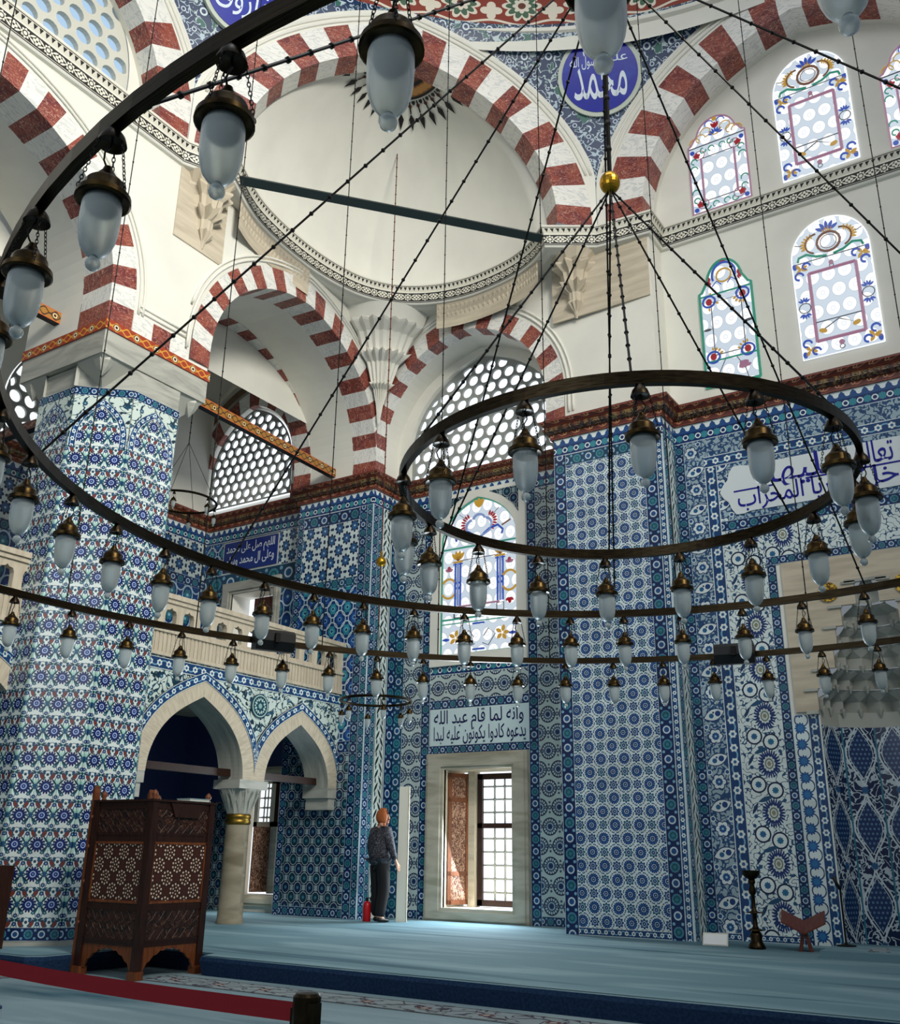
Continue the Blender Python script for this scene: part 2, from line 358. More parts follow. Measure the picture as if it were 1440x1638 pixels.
p.put('#3a1d12', ab(ab(y) - .03 + cs(p.u * 34) * .03) < .011); p.put('#4a160f', flower(x, y, .052, 4, .3)); p.put('#e8d8a0', ring(x, y, .03, .008)); p.put('#c9622e', ab(y) > .07)
MT['beam_gold'] = p.done()
p = Pat('painted_band_red', '#a03c22', .45)
x = (fr(p.u / .34) - .5) * .34; y = p.v - .07
p.put('#d79a3a', ab(ab(y) - .028 - cs(p.u * 37) * .025) < .011); p.put('#3a120c', disc(x, y, .05)); p.put('#ece2c4', ring(x, y, .03, .009))
MT['band_red'] = p.done()
# pendentive ground: navy scrolls with green and white
p = Pat('tile_pendentive', '#1c2f5c', .3)
n = p.noise(7.5, 1.5, 1, 1, .7); n2 = p.noise(6, 1.5, 1, 1, .5)
p.put('#b9cacc', ab(n - .5) < .030); p.put('#2a6258', (n2 > .6)); p.put('#b9cacc', (ab(n2 - .6) < .012))
x, y = p.cell(.42, .42, 0, 0, .5); p.put('#16225c', flower(x, y, .1, 8, .25)); p.put('#c9d8dc', ring(x, y, .05, .014))
MT['pend'] = p.done()
p = Pat('tile_pendentive_edge', '#1b2c5a', .3)
n = p.noise(8, 1, 1, 1, .5); p.put('#aebfca', ab(n - .5) < .035); x, y = p.cell(.22, .22); p.put('#16225c', flower(x, y, .06, 8, .25)); p.put('#b9c8d0', ring(x, y, .032, .009))
MT['pendedge'] = p.done()
p = Pat('painted_dome_rim', '#8d3a28', .5)
x = (fr(p.u / 1.1) - .5) * 1.1; x2 = (fr(p.u / 1.1 + .5) - .5) * 1.1; y = p.v - .55
p.put('#e8dfcc', flower(x, y, .36, 10, .3)); p.put('#4c6a52', flower(x, y, .29, 10, .35)); p.put('#e8dfcc', flower(x, y, .17, 8, .3)); p.put('#6a3a2a', disc(x, y, .07))
p.put('#e8dfcc', flower(x2, y + .12, .2, 4, .45)); p.put('#e8dfcc', ab(p.v - .17 - cs(p.u * 5.71) * .05) < .025); p.put('#e8dfcc', p.v < .03)
MT['rim'] = p.done()
# carpets
def carpet(name, a, b, c):
    p = Pat(name, a, .95, .1); n = p.noise(1.1, 4, .35, 1.6, .6); n2 = p.noise(90, 2); n3 = p.noise(.35, 2, .3, 1.5)
    n4 = p.noise(.5, 3, .35, 3.2, .8); p.put(b, (n - .48) * 6); p.put(c, (n3 - .58) * 6); p.put('#3f606f', (n4 - .60) * 9); p.put('#3d5a6c', (n2 - .55) * 1.1)
    return p.done()
MT['carpet'] = carpet('blue_grey_carpet', '#6c8b96', '#88a4ad', '#4b6a78')
MT['carpet_low'] = carpet('grey_blue_carpet', '#7d959e', '#93a9b0', '#607b87')
MT['carpet_riser'] = noisy('dark_blue_carpet', '#243a58', '#1a2d48', 40, .95, spec=.1)
p = Pat('carpet_border_scroll', '#8d9ba0', .95, .1)
y = p.v - .23; n = p.noise(5, 1, 1, 1.4, .5); p.put('#4a4a54', ab(n - .5) < .03); x = (fr(p.u / .6) - .5) * .6
p.put('#4a3f48', ab(y - sn(p.u * 10.47) * .10) < .016); p.put('#6d4a48', flower(x, y * 1.0, .075, 6, .4)); p.put('#a9b0ac', disc(x, y, .03)); p.put('#4c4a50', ab(ab(y) - .21) < .012)
MT['carpet_border'] = p.done()
# carved wood panel materials
p = Pat('carved_walnut', '#3a1d12', .4); n = p.noise(16, 1.5, 1, 1, .9); p.put('#120805', (ab(n - .5) < .05)); p.put('#6a4630', (ab(n - .58) < .018)); MT['carved'] = p.done()
p = Pat('inlaid_star_walnut', '#431f15', .4)
def dots(x, y, R, n, rad, ph=0):
    d = (fr(M('MULTIPLY_ADD', at(y, x), n / (2 * pi), ph)) - .5) * (2 * pi * R / n); return ln(ln(x, y) - R, d) < rad
x, y = p.cell(.25, .25); x2, y2 = p.cell(.25, .25, .125, .125)
for xx, yy in ((x, y), (x2, y2)):
    p.put('#1d0d08', ring(xx, yy, .080, .003)); p.put('#d6cab2', dots(xx, yy, .064, 10, .0105)); p.put('#d6cab2', dots(xx, yy, .033, 5, .0085, .5)); p.put('#1d0d08', flower(xx, yy, .017, 10, .4)); p.put('#d6cab2', disc(xx, yy, .008))
MT['inlay'] = p.done()
p = Pat('carved_shutter', '#b08a72', .5); n = p.noise(20, 2, 1.2, .8, 1); p.put('#5a2f1c', ab(n - .5) < .07); MT['shutter'] = p.done()
p = Pat('gilt_roundel', '#d2a63c', .35); n = p.noise(14, 2, 1, 1, .8); p.put('#5d4314', ab(n - .5) < .06); MT['roundel'] = p.done(.6)
# roundel glass seen through stained windows
p = Pat('bottle_glass_panes', '#c6d3df', .3); x, y = p.cell(.235, .30, 0, 0, .5); p.put('#a9bccc', ln(x, y * .85) < .104); p.put('#ffffff', ln(x, y * .85) < .097); p.put('#dfe8f0', ring(x, y * .85, .03, .006))
MT['panes'] = p.done(0, 1.0)
def glass(name, c, e=.62): return plain(name, c, .3, 0, e)
GL = dict(g=glass('green_glass', '#2fa083'), b=glass('blue_glass', '#2b57c8'), y=glass('amber_glass', '#d9a93a'), r=glass('ruby_glass', '#b3202e'), m=glass('mauve_glass', '#b783a0'),
          l=plain('lead_came', '#5a5c66', .5), w=plain('white_glass', '#f3f9ff', .3, 0, 1.2), o=glass('brown_glass', '#8a5a3c', .5), k=glass('pale_blue_glass', '#8fa6dd'))
# ------------------------------------------------------------------ mesh helpers
class MB:
    def __init__(s): s.v, s.f, s.mi, s.uv = [], [], [], []
    def poly(s, pts, mat=0, uvs=None):
        i = len(s.v); s.v += [tuple(p) for p in pts]; s.f.append(tuple(range(i, i + len(pts)))); s.mi.append(mat)
        s.uv.append(uvs or [(0, 0)] * len(pts)); return s
    def box(s, c, d, mat=0, rz=0, uvm=True):
        cx, cy, cz = c; hx, hy, hz = d[0] / 2, d[1] / 2, d[2] / 2; ca, sa = cos(rz), sin(rz)
        P = lambda x, y, z: (cx + x * ca - y * sa, cy + x * sa + y * ca, cz + z)
        for ax, sg in ((0, 1), (0, -1), (1, 1), (1, -1), (2, 1), (2, -1)):
            q = []
            for a, b in ((-1, -1), (1, -1), (1, 1), (-1, 1)):
                l = [0, 0, 0]; o = [i for i in range(3) if i != ax]; l[ax] = sg; l[o[0]] = a; l[o[1]] = b; q.append((l[0] * hx, l[1] * hy, l[2] * hz))
            if (sg > 0) == (ax == 1): q.reverse()
            o = [i for i in range(3) if i != ax]
            s.poly([P(*t) for t in q], mat, [(t[o[0]] + cx * .3, t[o[1]] + cz * .3) for t in q])
        return s
    def tube(s, path, r, n=8, mat=0, closed=False):
        pts = [Vector(p) for p in path]; m = len(pts); rings = []; up = None
        for i, p in enumerate(pts):
            a = pts[(i - 1) % m] if (closed or i > 0) else p; b = pts[(i + 1) % m] if (closed or i < m - 1) else p
            t = (b - a).normalized()
            if up is None: up = Vector((0, 0, 1)) if abs(t.z) < .9 else Vector((1, 0, 0))
            x = t.cross(up).normalized(); y = x.cross(t).normalized(); up = y
            rr = r[i] if isinstance(r, (list, tuple)) else r
            rings.append([p + x * (rr * cos(2 * pi * k / n)) + y * (rr * sin(2 * pi * k / n)) for k in range(n)])
        i0 = len(s.v)
        for R in rings: s.v += [tuple(q) for q in R]
        L = 0
        for i in range(m if closed else m - 1):
            j = (i + 1) % m; L2 = L + (pts[j] - pts[i]).length
            for k in range(n):
                k2 = (k + 1) % n
                s.f.append((i0 + i * n + k, i0 + i * n + k2, i0 + j * n + k2, i0 + j * n + k)); s.mi.append(mat)
                s.uv.append([(k / n, L), ((k + 1) / n, L), ((k + 1) / n, L2), (k / n, L2)])
            L = L2
        if not closed:
            s.f.append(tuple(i0 + k for k in range(n - 1, -1, -1))); s.mi.append(mat); s.uv.append([(0, 0)] * n)
            s.f.append(tuple(i0 + (m - 1) * n + k for k in range(n))); s.mi.append(mat); s.uv.append([(0, 0)] * n)
        return s
    def lathe(s, prof, n=24, c=(0, 0, 0), mat=0, rot=0):
        i0 = len(s.v)
        for r, z in prof:
            for k in range(n): a = 2 * pi * k / n + rot; s.v.append((c[0] + r * cos(a), c[1] + r * sin(a), c[2] + z))
        for i in range(len(prof) - 1):
            for k in range(n):
                k2 = (k + 1) % n; s.f.append((i0 + i * n + k, i0 + i * n + k2, i0 + (i + 1) * n + k2, i0 + (i + 1) * n + k)); s.mi.append(mat)
                ra = max(prof[i][0], .05)
                s.uv.append([(k / n * 6.28 * ra, prof[i][1]), ((k + 1) / n * 6.28 * ra, prof[i][1]), ((k + 1) / n * 6.28 * ra, prof[i + 1][1]), (k / n * 6.28 * ra, prof[i + 1][1])])
        for i, rev in ((0, True), (len(prof) - 1, False)):
            if prof[i][0] > 1e-4:
                q = [i0 + i * n + k for k in range(n)]
                s.f.append(tuple(reversed(q)) if rev else tuple(q)); s.mi.append(mat); s.uv.append([(0, 0)] * n)
        return s
    def prism(s, pts, f, d0, d1, mat=0):
        """2D outline pts mapped by f(a, b, depth), from depth d0 to d1 (d1 is the face seen)"""
        n = len(pts)
        s.poly([f(a, b, d1) for a, b in pts], mat, list(pts)); s.poly([f(a, b, d0) for a, b in reversed(pts)], mat, list(reversed(pts)))
        L = 0
        for i in range(n):
            (a, b), (c, d) = pts[i], pts[(i + 1) % n]; L2 = L + hypot(c - a, d - b)
            s.poly([f(a, b, d0), f(c, d, d0), f(c, d, d1), f(a, b, d1)], mat, [(L, d0), (L2, d0), (L2, d1), (L, d1)]); L = L2
        return s
    def sphere(s, c, r, n=16, m=10, mat=0, sz=1):
        return s.lathe([(max(r * sin(pi * i / m), 1e-5), -r * sz * cos(pi * i / m)) for i in range(m + 1)], n, c, mat)
    def build(s, name, mats, parent=None, smooth=False, weld=False):
        me = bpy.data.meshes.new(name); me.from_pydata(s.v, [], s.f)
        for mm in (mats if isinstance(mats, (list, tuple)) else [mats]): me.materials.append(MT[mm] if isinstance(mm, str) else mm)
        me.polygons.foreach_set('material_index', s.mi)
        ul = me.uv_layers.new(name='UVMap'); ul.data.foreach_set('uv', [c for f in s.uv for t in f for c in t])
        if smooth:
            me.polygons.foreach_set('use_smooth', [True] * len(me.polygons))
            if smooth is not True:
                me.set_sharp_from_angle(angle=radians(smooth))
        me.update(); me.validate()
        o = bpy.data.objects.new(name, me); COL.objects.link(o)
        if parent is not None: put(o, parent)
        return o

def put(o, parent):
    o.parent = parent; o.matrix_parent_inverse = parent.matrix_basis.inverted()
    return o
def tag(o, label, cat, group=None, kind=None):
    o['label'] = label; o['category'] = cat
    if group: o['group'] = group
    if kind: o['kind'] = kind
    return o
def struct(o, label=None, cat=None):
    o['kind'] = 'structure'
    if label: o['label'] = label
    if cat: o['category'] = cat
    return o
def empty(name, loc=(0, 0, 0), rz=0):
    o = bpy.data.objects.new(name, None); COL.objects.link(o); o.location = loc; o.rotation_euler = (0, 0, rz); return o
def local(name, loc, rz=0):
    """an Empty whose parts are then built in its own local coordinates"""
    return empty(name, loc, rz)
def lpart(mb, name, mats, parent, smooth=False):
    o = mb.build(name, mats, None, smooth); o.parent = parent; return o
def copy_tree(o):
    c = o.copy(); COL.objects.link(c)
    for ch in o.children:
        d = ch.copy(); COL.objects.link(d); d.parent = c
        for g in ch.children:
            e = g.copy(); COL.objects.link(e); e.parent = d
    return c

class Fr:
    """a vertical wall frame: s metres along D from O, z up, d metres out along N"""
    def __init__(s, P, Q, side=None):
        s.O = Vector((P[0], P[1])); q = Vector((Q[0], Q[1])); s.L = (q - s.O).length; s.D = (q - s.O) / s.L
        s.N = Vector((s.D.y, -s.D.x))
        if side is not None: s.N *= side
    def __call__(s, a, z, d=0):
        p = s.O + s.D * a + s.N * d; return (p.x, p.y, z)

_pc = [0]
def panel(fr, s0, s1, z0, z1, mat, name, parent, d0=0, th=.012, mode='m', uo=0, vo=0):
    _pc[0] += 1; th += (_pc[0] % 17) * .0006
    mb = MB(); w, h = s1 - s0, z1 - z0
    if mode == 'm': uv = lambda a, z: (a - s0 + uo, z + vo)
    elif mode == 'b': uv = lambda a, z: ((a - s0) / w, (z + vo) / w)
    elif mode == 'h': uv = lambda a, z: ((z - z0) / h, (a - s0) / h)
    elif mode == 'l': uv = lambda a, z: (a - s0 + uo, z - z0)
    c = [(s0, z0), (s1, z0), (s1, z1), (s0, z1)]
    mb.poly([fr(a, z, d0 + th) for a, z in c], 0, [uv(*t) for t in c])
    for i in range(4):
        a, b = c[i], c[(i + 1) % 4]
        mb.poly([fr(*a, d0), fr(*b, d0), fr(*b, d0 + th), fr(*a, d0 + th)], 0, [uv(*a), uv(*b), uv(*b), uv(*a)])
    return mb.build(name, mat, parent)

def wall_quads(mb, fr, s0, s1, z0, z1, holes=(), mat=0, d=0):
    ss = sorted({s0, s1, *[h[0] for h in holes], *[h[1] for h in holes]}); zs = sorted({z0, z1, *[h[2] for h in holes], *[h[3] for h in holes]})
    for a, b in zip(ss, ss[1:]):
        for c, e in zip(zs, zs[1:]):
            m1, m2 = (a + b) / 2, (c + e) / 2
            if any(h[0] < m1 < h[1] and h[2] < m2 < h[3] for h in holes): continue
            mb.poly([fr(a, c, d), fr(b, c, d), fr(b, e, d), fr(a, e, d)], mat, [(a, c), (b, c), (b, e), (a, e)])

def sweep(mb, path, prof, mats):
    """prof: [(offset, z)], mats: material index of each profile segment; interior on the right of the path"""
    P = [Vector(p) for p in path]; n = len(P); nor = []
    for i in range(n):
        d1 = (P[i] - P[i - 1]).normalized() if i > 0 else None; d2 = (P[i + 1] - P[i]).normalized() if i < n - 1 else None
        n1 = Vector((d1.y, -d1.x)) if d1 else None; n2 = Vector((d2.y, -d2.x)) if d2 else None
        if n1 is None: nor.append(n2)
        elif n2 is None: nor.append(n1)
        else:
            b = n1 + n2; nor.append(b / max(b.length_squared / 2, .3) if b.length > 1e-4 else n1)
    L = [0]
    for i in range(n - 1): L.append(L[-1] + (P[i + 1] - P[i]).length)
    for j in range(len(prof) - 1):
        (o1, z1), (o2, z2) = prof[j], prof[j + 1]; h = hypot(o2 - o1, z2 - z1)
        for i in range(n - 1):
            a, b = P[i] + nor[i] * o1, P[i + 1] + nor[i + 1] * o1; c, d = P[i + 1] + nor[i + 1] * o2, P[i] + nor[i] * o2
            mb.poly([(a.x, a.y, z1), (b.x, b.y, z1), (c.x, c.y, z2), (d.x, d.y, z2)], mats[j], [(L[i], 0), (L[i + 1], 0), (L[i + 1], h), (L[i], h)])

# ------------------------------------------------------------------ arches
def arch_path(sc, half, zs, rise, z0, pt=.1, n=40, end=None):
    pts = [(sc - half, z0)] if z0 < zs - 1e-6 else []
    for i in range(n + 1):
        t = pi * i / n; pts.append((sc - half * cos(t), zs + rise * sin(t) + pt * (1 - abs(cos(t))) ** 3))
    if z0 < zs - 1e-6: pts.append((sc + half, z0))
    return pts
def resample(pts, n):
    L = [0]
    for a, b in zip(pts, pts[1:]): L.append(L[-1] + hypot(b[0] - a[0], b[1] - a[1]))
    out = []; j = 0
    for i in range(n + 1):
        t = L[-1] * i / n
        while j < len(L) - 2 and L[j + 1] < t: j += 1
        k = (t - L[j]) / max(L[j + 1] - L[j], 1e-9); out.append((pts[j][0] + (pts[j + 1][0] - pts[j][0]) * k, pts[j][1] + (pts[j + 1][1] - pts[j][1]) * k))
    return out
def voussoirs(mb, fr, inn, out, nv, dfront, depth, m_a=0, m_b=1, sub=3, flip=False):
    I = resample(inn, nv * sub); E = resample(out, nv * sub); k = 0
    for i in range(nv):
        m = m_a if (i % 2 == 0) != flip else m_b
        for j in range(sub):
            a, b, c, d = I[k], I[k + 1], E[k + 1], E[k]; jj = k * .37
            mb.poly([fr(*a, dfront), fr(*b, dfront), fr(*c, dfront), fr(*d, dfront)], m, [(a[0], a[1]), (b[0], b[1]), (c[0], c[1]), (d[0], d[1])])
            la = hypot(b[0] - a[0], b[1] - a[1])
            mb.poly([fr(*a, dfront), fr(*a, dfront - depth), fr(*b, dfront - depth), fr(*b, dfront)], m, [(jj, 0), (jj, depth), (jj + la, depth), (jj + la, 0)])
            k += 1
def soffit(mb, fr, inn, d0, d1, mat=0, n=48):
    I = resample(inn, n); L = 0
    for a, b in zip(I, I[1:]):
        la = hypot(b[0] - a[0], b[1] - a[1]); mb.poly([fr(*a, d0), fr(*a, d1), fr(*b, d1), fr(*b, d0)], mat, [(L, d0), (L, d1), (L + la, d1), (L + la, d0)]); L += la
def spandrel(mb, fr, out, s0, s1, z0, ztop, d=0, mat=0, ztf=None):
    n = 64; E = resample(out, n); zt = ztf or (lambda a: ztop)
    for a, b in zip(E, E[1:]):
        if abs(a[0] - b[0]) < 1e-5: continue
        mb.poly([fr(*a, d), fr(*b, d), fr(b[0], zt(b[0]), d), fr(a[0], zt(a[0]), d)], mat, [a, b, (b[0], zt(b[0])), (a[0], zt(a[0]))])
    for a, b in ((s0, E[0][0]), (E[-1][0], s1)):
        if b - a > 1e-3: mb.poly([fr(a, z0, d), fr(b, z0, d), fr(b, zt(b), d), fr(a, zt(a), d)], mat, [(a, z0), (b, z0), (b, zt(b)), (a, zt(a))])
def moulding(mb, fr, path, r, d=0, mat=0, n=48):
    mb.tube([fr(a, z, d) for a, z in resample(path, n)], r, 6, mat)

def fill_arch(fr, path, d, mat, name, parent, th=0):
    mb = MB(); mb.poly([fr(a, z, d) for a, z in path], 0, list(path)); return mb.build(name, mat, parent)

def in_poly(x, z, lp):
    c = False; n = len(lp)
    for i in range(n):
        (x1, z1), (x2, z2) = lp[i], lp[(i + 1) % n]
        if (z1 > z) != (z2 > z) and x < (x2 - x1) * (z - z1) / (z2 - z1) + x1: c = not c
    return c
def cut(loops):
    """triangles that fill loops[0] but leave the other loops open"""
    vs, es = [], []
    for lp in loops:
        i0 = len(vs); vs += [Vector(p) for p in lp]; es += [(i0 + k, i0 + (k + 1) % len(lp)) for k in range(len(lp))]
    V_, _, F_, _, _, _ = delaunay_2d_cdt(vs, es, [], 0, 1e-5)
    bb = [(min(p[0] for p in lp), max(p[0] for p in lp), min(p[1] for p in lp), max(p[1] for p in lp)) for lp in loops]; out = []
    for f in F_:
        q = [(V_[i].x, V_[i].y) for i in f]; cx = sum(p[0] for p in q) / len(q); cz = sum(p[1] for p in q) / len(q)
        if not in_poly(cx, cz, loops[0]): continue
        if any(b[0] < cx < b[1] and b[2] < cz < b[3] and in_poly(cx, cz, lp) for lp, b in zip(loops[1:], bb[1:])): continue
        out.append(q)
    return out

def lattice(fr, outline, pitch, r, d, th, name, parent, mat='lattice', ox=0, oy=0, margin=.04):
    """a plaster plate with rows of round openings cut through it, clipped by the outline"""
    bm = bmesh.new(); n = len(outline)
    cx = sum(p[0] for p in outline) / n; cz = sum(p[1] for p in outline) / n
    def inside(x, z, sh=0):
        c = False
        for i in range(n):
            (x1, z1), (x2, z2) = outline[i], outline[(i + 1) % n]
            if (z1 > z) != (z2 > z) and x < (x2 - x1) * (z - z1) / (z2 - z1) + x1: c = not c
        return c
    def near(x, z):
        best = 9, None
        for i in range(n):
            (x1, z1), (x2, z2) = outline[i], outline[(i + 1) % n]; dx, dz = x2 - x1, z2 - z1; l = dx * dx + dz * dz
            t = max(0, min(1, ((x - x1) * dx + (z - z1) * dz) / max(l, 1e-9))); q = (x1 + t * dx, z1 + t * dz); dd = hypot(q[0] - x, q[1] - z)
            if dd < best[0]: best = (dd, q)
        return best
    loops = [list(outline)]
    x0, x1 = min(p[0] for p in outline), max(p[0] for p in outline); z0, z1 = min(p[1] for p in outline), max(p[1] for p in outline)
    rows = int((z1 - z0) / (pitch * .866)) + 2; cols = int((x1 - x0) / pitch) + 2
    for j in range(-1, rows):
        for i in range(-1, cols):
            x = x0 + ox + (i + (.5 if j % 2 else 0)) * pitch; z = z0 + oy + j * pitch * .866
            if not inside(x, z): continue
            lp = []
            for k in range(14):
                a = 2 * pi * k / 14; px, pz = x + r * cos(a), z + r * sin(a); ins = inside(px, pz); dd, q = near(px, pz)
                if not ins or dd < margin:
                    dc, qc = near(x, z)
                    # slide the point back along its ray until it keeps the margin
                    lo, hi = 0, 1
                    for _ in range(9):
                        mid = (lo + hi) / 2; tx, tz = x + (px - x) * mid, z + (pz - z) * mid
                        if inside(tx, tz) and near(tx, tz)[0] > margin: lo = mid
                        else: hi = mid
                    px, pz = x + (px - x) * lo, z + (pz - z) * lo
                lp.append((px, pz))
            ar = abs(sum(lp[k][0] * lp[(k + 1) % 14][1] - lp[(k + 1) % 14][0] * lp[k][1] for k in range(14))) / 2
            if ar > .25 * pi * r * r: loops.append(lp)
    bm.free(); mb = MB()
    for q in cut(loops): mb.poly([fr(a, z, d) for a, z in q], 0, q)
    for lp in loops[1:]:
        for k in range(len(lp)):
            a, b = lp[k], lp[(k + 1) % len(lp)]; mb.poly([fr(*a, d), fr(*b, d), fr(*b, d - th), fr(*a, d - th)], 0, [a, b, b, a])
    return mb.build(name, mat, parent)

# ------------------------------------------------------------------ lettering in joined Arabic forms
_AR = {'ا': (0xFE8D, 2), 'أ': (0xFE83, 2), 'إ': (0xFE87, 2), 'آ': (0xFE81, 2), 'ب': (0xFE8F, 4), 'ة': (0xFE93, 2), 'ت': (0xFE95, 4), 'ث': (0xFE99, 4), 'ج': (0xFE9D, 4), 'ح': (0xFEA1, 4), 'خ': (0xFEA5, 4),
       'د': (0xFEA9, 2), 'ذ': (0xFEAB, 2), 'ر': (0xFEAD, 2), 'ز': (0xFEAF, 2), 'س': (0xFEB1, 4), 'ش': (0xFEB5, 4), 'ص': (0xFEB9, 4), 'ض': (0xFEBD, 4), 'ط': (0xFEC1, 4), 'ع': (0xFEC9, 4), 'غ': (0xFECD, 4),
       'ف': (0xFED1, 4), 'ق': (0xFED5, 4), 'ك': (0xFED9, 4), 'ل': (0xFEDD, 4), 'م': (0xFEE1, 4), 'ن': (0xFEE5, 4), 'ه': (0xFEE9, 4), 'و': (0xFEED, 2), 'ى': (0xFEEF, 2), 'ي': (0xFEF1, 4), 'ء': (0xFE80, 1)}
def shape(txt):
    out = []
    for w in txt.split(' '):
        s_ = []
        for i, ch in enumerate(w):
            if ch not in _AR: s_.append(ch); continue
            b, k = _AR[ch]; pre = i > 0 and _AR.get(w[i - 1], (0, 0))[1] == 4; nxt = k == 4 and i < len(w) - 1 and _AR.get(w[i + 1], (0, 0))[1] >= 2
            s_.append(chr(b + (3 if pre and nxt else 2 if nxt else 1 if pre else 0)))
        out.append(''.join(reversed(s_)))
    return ' '.join(reversed(out))
def lettering(txt, fr, s0, s1, z0, z1, d, mat, name, parent, bold=.012, arabic=True, th=.004):
    """lettering stretched into the box s0..s1, z0..z1 of a frame"""
    c = bpy.data.curves.new('lettering', 'FONT'); c.body = shape(txt) if arabic else txt; c.size = 1; c.offset = bold; c.resolution_u = 3
    o = bpy.data.objects.new('lettering', c); COL.objects.link(o); dg = bpy.context.evaluated_depsgraph_get(); me = bpy.data.meshes.new_from_object(o.evaluated_get(dg))
    vs = [v.co.copy() for v in me.vertices]; x0, x1 = min(v.x for v in vs), max(v.x for v in vs); y0, y1 = min(v.y for v in vs), max(v.y for v in vs)
    mb = MB(); T = lambda v: fr(s0 + (v.x - x0) / (x1 - x0) * (s1 - s0), z0 + (v.y - y0) / (y1 - y0) * (z1 - z0), d + th)
    for p in me.polygons: mb.poly([T(vs[i]) for i in p.vertices])
    bpy.data.objects.remove(o); bpy.data.curves.remove(c); bpy.data.meshes.remove(me)
    return mb.build(name, mat, parent)
# ------------------------------------------------------------------ the setting
# plan of the qibla side (metres; z = 0 on the carpeted platform; +Y towards the mihrab wall)
YW, YP, YM, YC, XC = 14.18, 13.10, 13.65, 13.35, -10.41
XPL, XPR, MX = -6.51, -4.67, -2.13            # pier beside the mihrab, mihrab axis
ZC, ZR = 7.47, 10.82                          # underside of the red cornice and of the painted frieze
LOW = -.19

# floors
mb = MB(); mb.poly([(-16, -8, LOW), (8, -8, LOW), (8, 9, LOW), (-16, 9, LOW)], 0, [(-16, -8), (8, -8), (8, 9), (-16, 9)])
fl_ = struct(mb.build('floor', 'carpet_low'), 'grey blue carpet of the lower floor in front of the step', 'floor')
mb = MB()
for P, Q in (((-16, 6.75), (-9.35, 6.75)), ((-8.3, 7.62), (8, 7.62))):
    f = Fr(P, Q); mb.poly([f(0, LOW + .004, .46), f(f.L, LOW + .004, .46), f(f.L, LOW + .004, 0), f(0, LOW + .004, 0)], 0, [(0, 0), (f.L, 0), (f.L, .46), (0, .46)])
mb.build('border_band', 'carpet_border', fl_)
edge = [(-16, 6.62), (-9.35, 6.62), (-9.24, 6.75), (-9.24, 7.95), (-9.18, 8.02), (-8.12, 8.02), (-8.06, 7.80), (8, 7.80)]
mb = MB(); mb.poly([(x, y, 0) for x, y in edge] + [(8, 16, 0), (-16, 16, 0)], 0, [(x, y) for x, y in edge] + [(8, 16), (-16, 16)])
pf = struct(mb.build('floor_platform', 'carpet'), 'raised prayer platform with blue grey carpet along the tiled wall', 'floor')
mb = MB(); sweep(mb, edge, [(.0, LOW), (.012, -.14), (.03, -.05), (.02, -.012), (-.02, .0)], [0, 0, 0, 1]); mb.build('riser', ['carpet_riser', 'carpet'], pf, True)

# --- qibla wall, lower part: core with window openings, then the tile panels
WF = empty('wall_front', (0, YM, 0)); struct(WF, 'tiled qibla wall with windows, corner pier and mihrab pier', 'wall')
F_AIS = Fr((-15.1, YM), (-12.23, YM)); F_COR = Fr((-12.23, YC), (XC, YC)); F_CORS = Fr((XC, YC), (XC, YW)); F_WIN = Fr((XC, YW), (XPL, YW))
F_PIE = Fr((XPL, YP), (XPR, YP)); F_PIES = Fr((XPR, YP), (XPR, YM)); F_MIH = Fr((XPR, YM), (3.0, YM))
w0 = (-9.25 - XC, -7.92 - XC, .20, 2.37)      # low window opening in the window wall
wA = (-13.62 + 15.1, -12.40 + 15.1, .28, 2.35)   # low window of the aisle
wG = (-14.20 + 15.1, -13.02 + 15.1, 4.75, 5.98)  # gallery window of the aisle
nich = (-2.92 - XPR, -1.34 - XPR, 0, 4.72)
mb = MB()
wall_quads(mb, F_AIS, 0, F_AIS.L, 0, ZC + .2, [wA, wG]); wall_quads(mb, F_COR, 0, F_COR.L, 0, ZC + .2); wall_quads(mb, Fr((-12.23, YM), (-12.23, YC)), 0, .3, 0, ZC + .2)
wall_quads(mb, F_CORS, 0, F_CORS.L, 0, ZC + .2); wall_quads(mb, F_WIN, 0, F_WIN.L, 0, ZC + .2, [w0]); wall_quads(mb, Fr((XPL, YW), (XPL, YP)), 0, YW - YP, 0, ZC + .2)
wall_quads(mb, F_PIE, 0, F_PIE.L, 0, ZC + .2); wall_quads(mb, F_PIES, 0, F_PIES.L, 0, ZC + .2); wall_quads(mb, F_MIH, 0, F_MIH.L, 0, ZC + .2, [nich])
mb.build('masonry', 'plaster', WF)
PN = lambda *a, **k: panel(*a[:5], a[5], a[6], WF, **k)
ZT = ZC - .30     # top of the tile fields under the crenel strip
# crenel strip all along
for f in (F_AIS, F_COR, F_CORS, F_WIN, F_PIE, F_PIES, F_MIH): PN(f, 0, f.L, ZC - .30, ZC + .02, 'crenel', 'crenel_strip', mode='l')
# pier beside the mihrab
PN(F_PIE, 0, .21, 0, ZT, 'border', 'tile_border', mode='b'); PN(F_PIE, F_PIE.L - .30, F_PIE.L - .10, 0, ZT, 'border', 'tile_border', mode='b', vo=.1); PN(F_PIE, F_PIE.L - .10, F_PIE.L, 0, ZT, 'scroll', 'tile_border', mode='b')
PN(F_PIE, .21, F_PIE.L - .30, .10, ZT - .2, 'strap', 'tile_field', uo=.12); PN(F_PIE, .21, F_PIE.L - .30, ZT - .2, ZT, 'border2', 'tile_border', mode='h'); PN(F_PIE, .21, F_PIE.L - .30, 0, .10, 'scroll', 'tile_border', mode='h')
PN(F_PIES, 0, .16, 0, ZT, 'border2', 'tile_border', mode='b'); PN(F_PIES, .16, .42, 0, ZT, 'cypress', 'tile_field'); PN(F_PIES, .42, F_PIES.L, 0, ZT, 'border2', 'tile_border', mode='b')
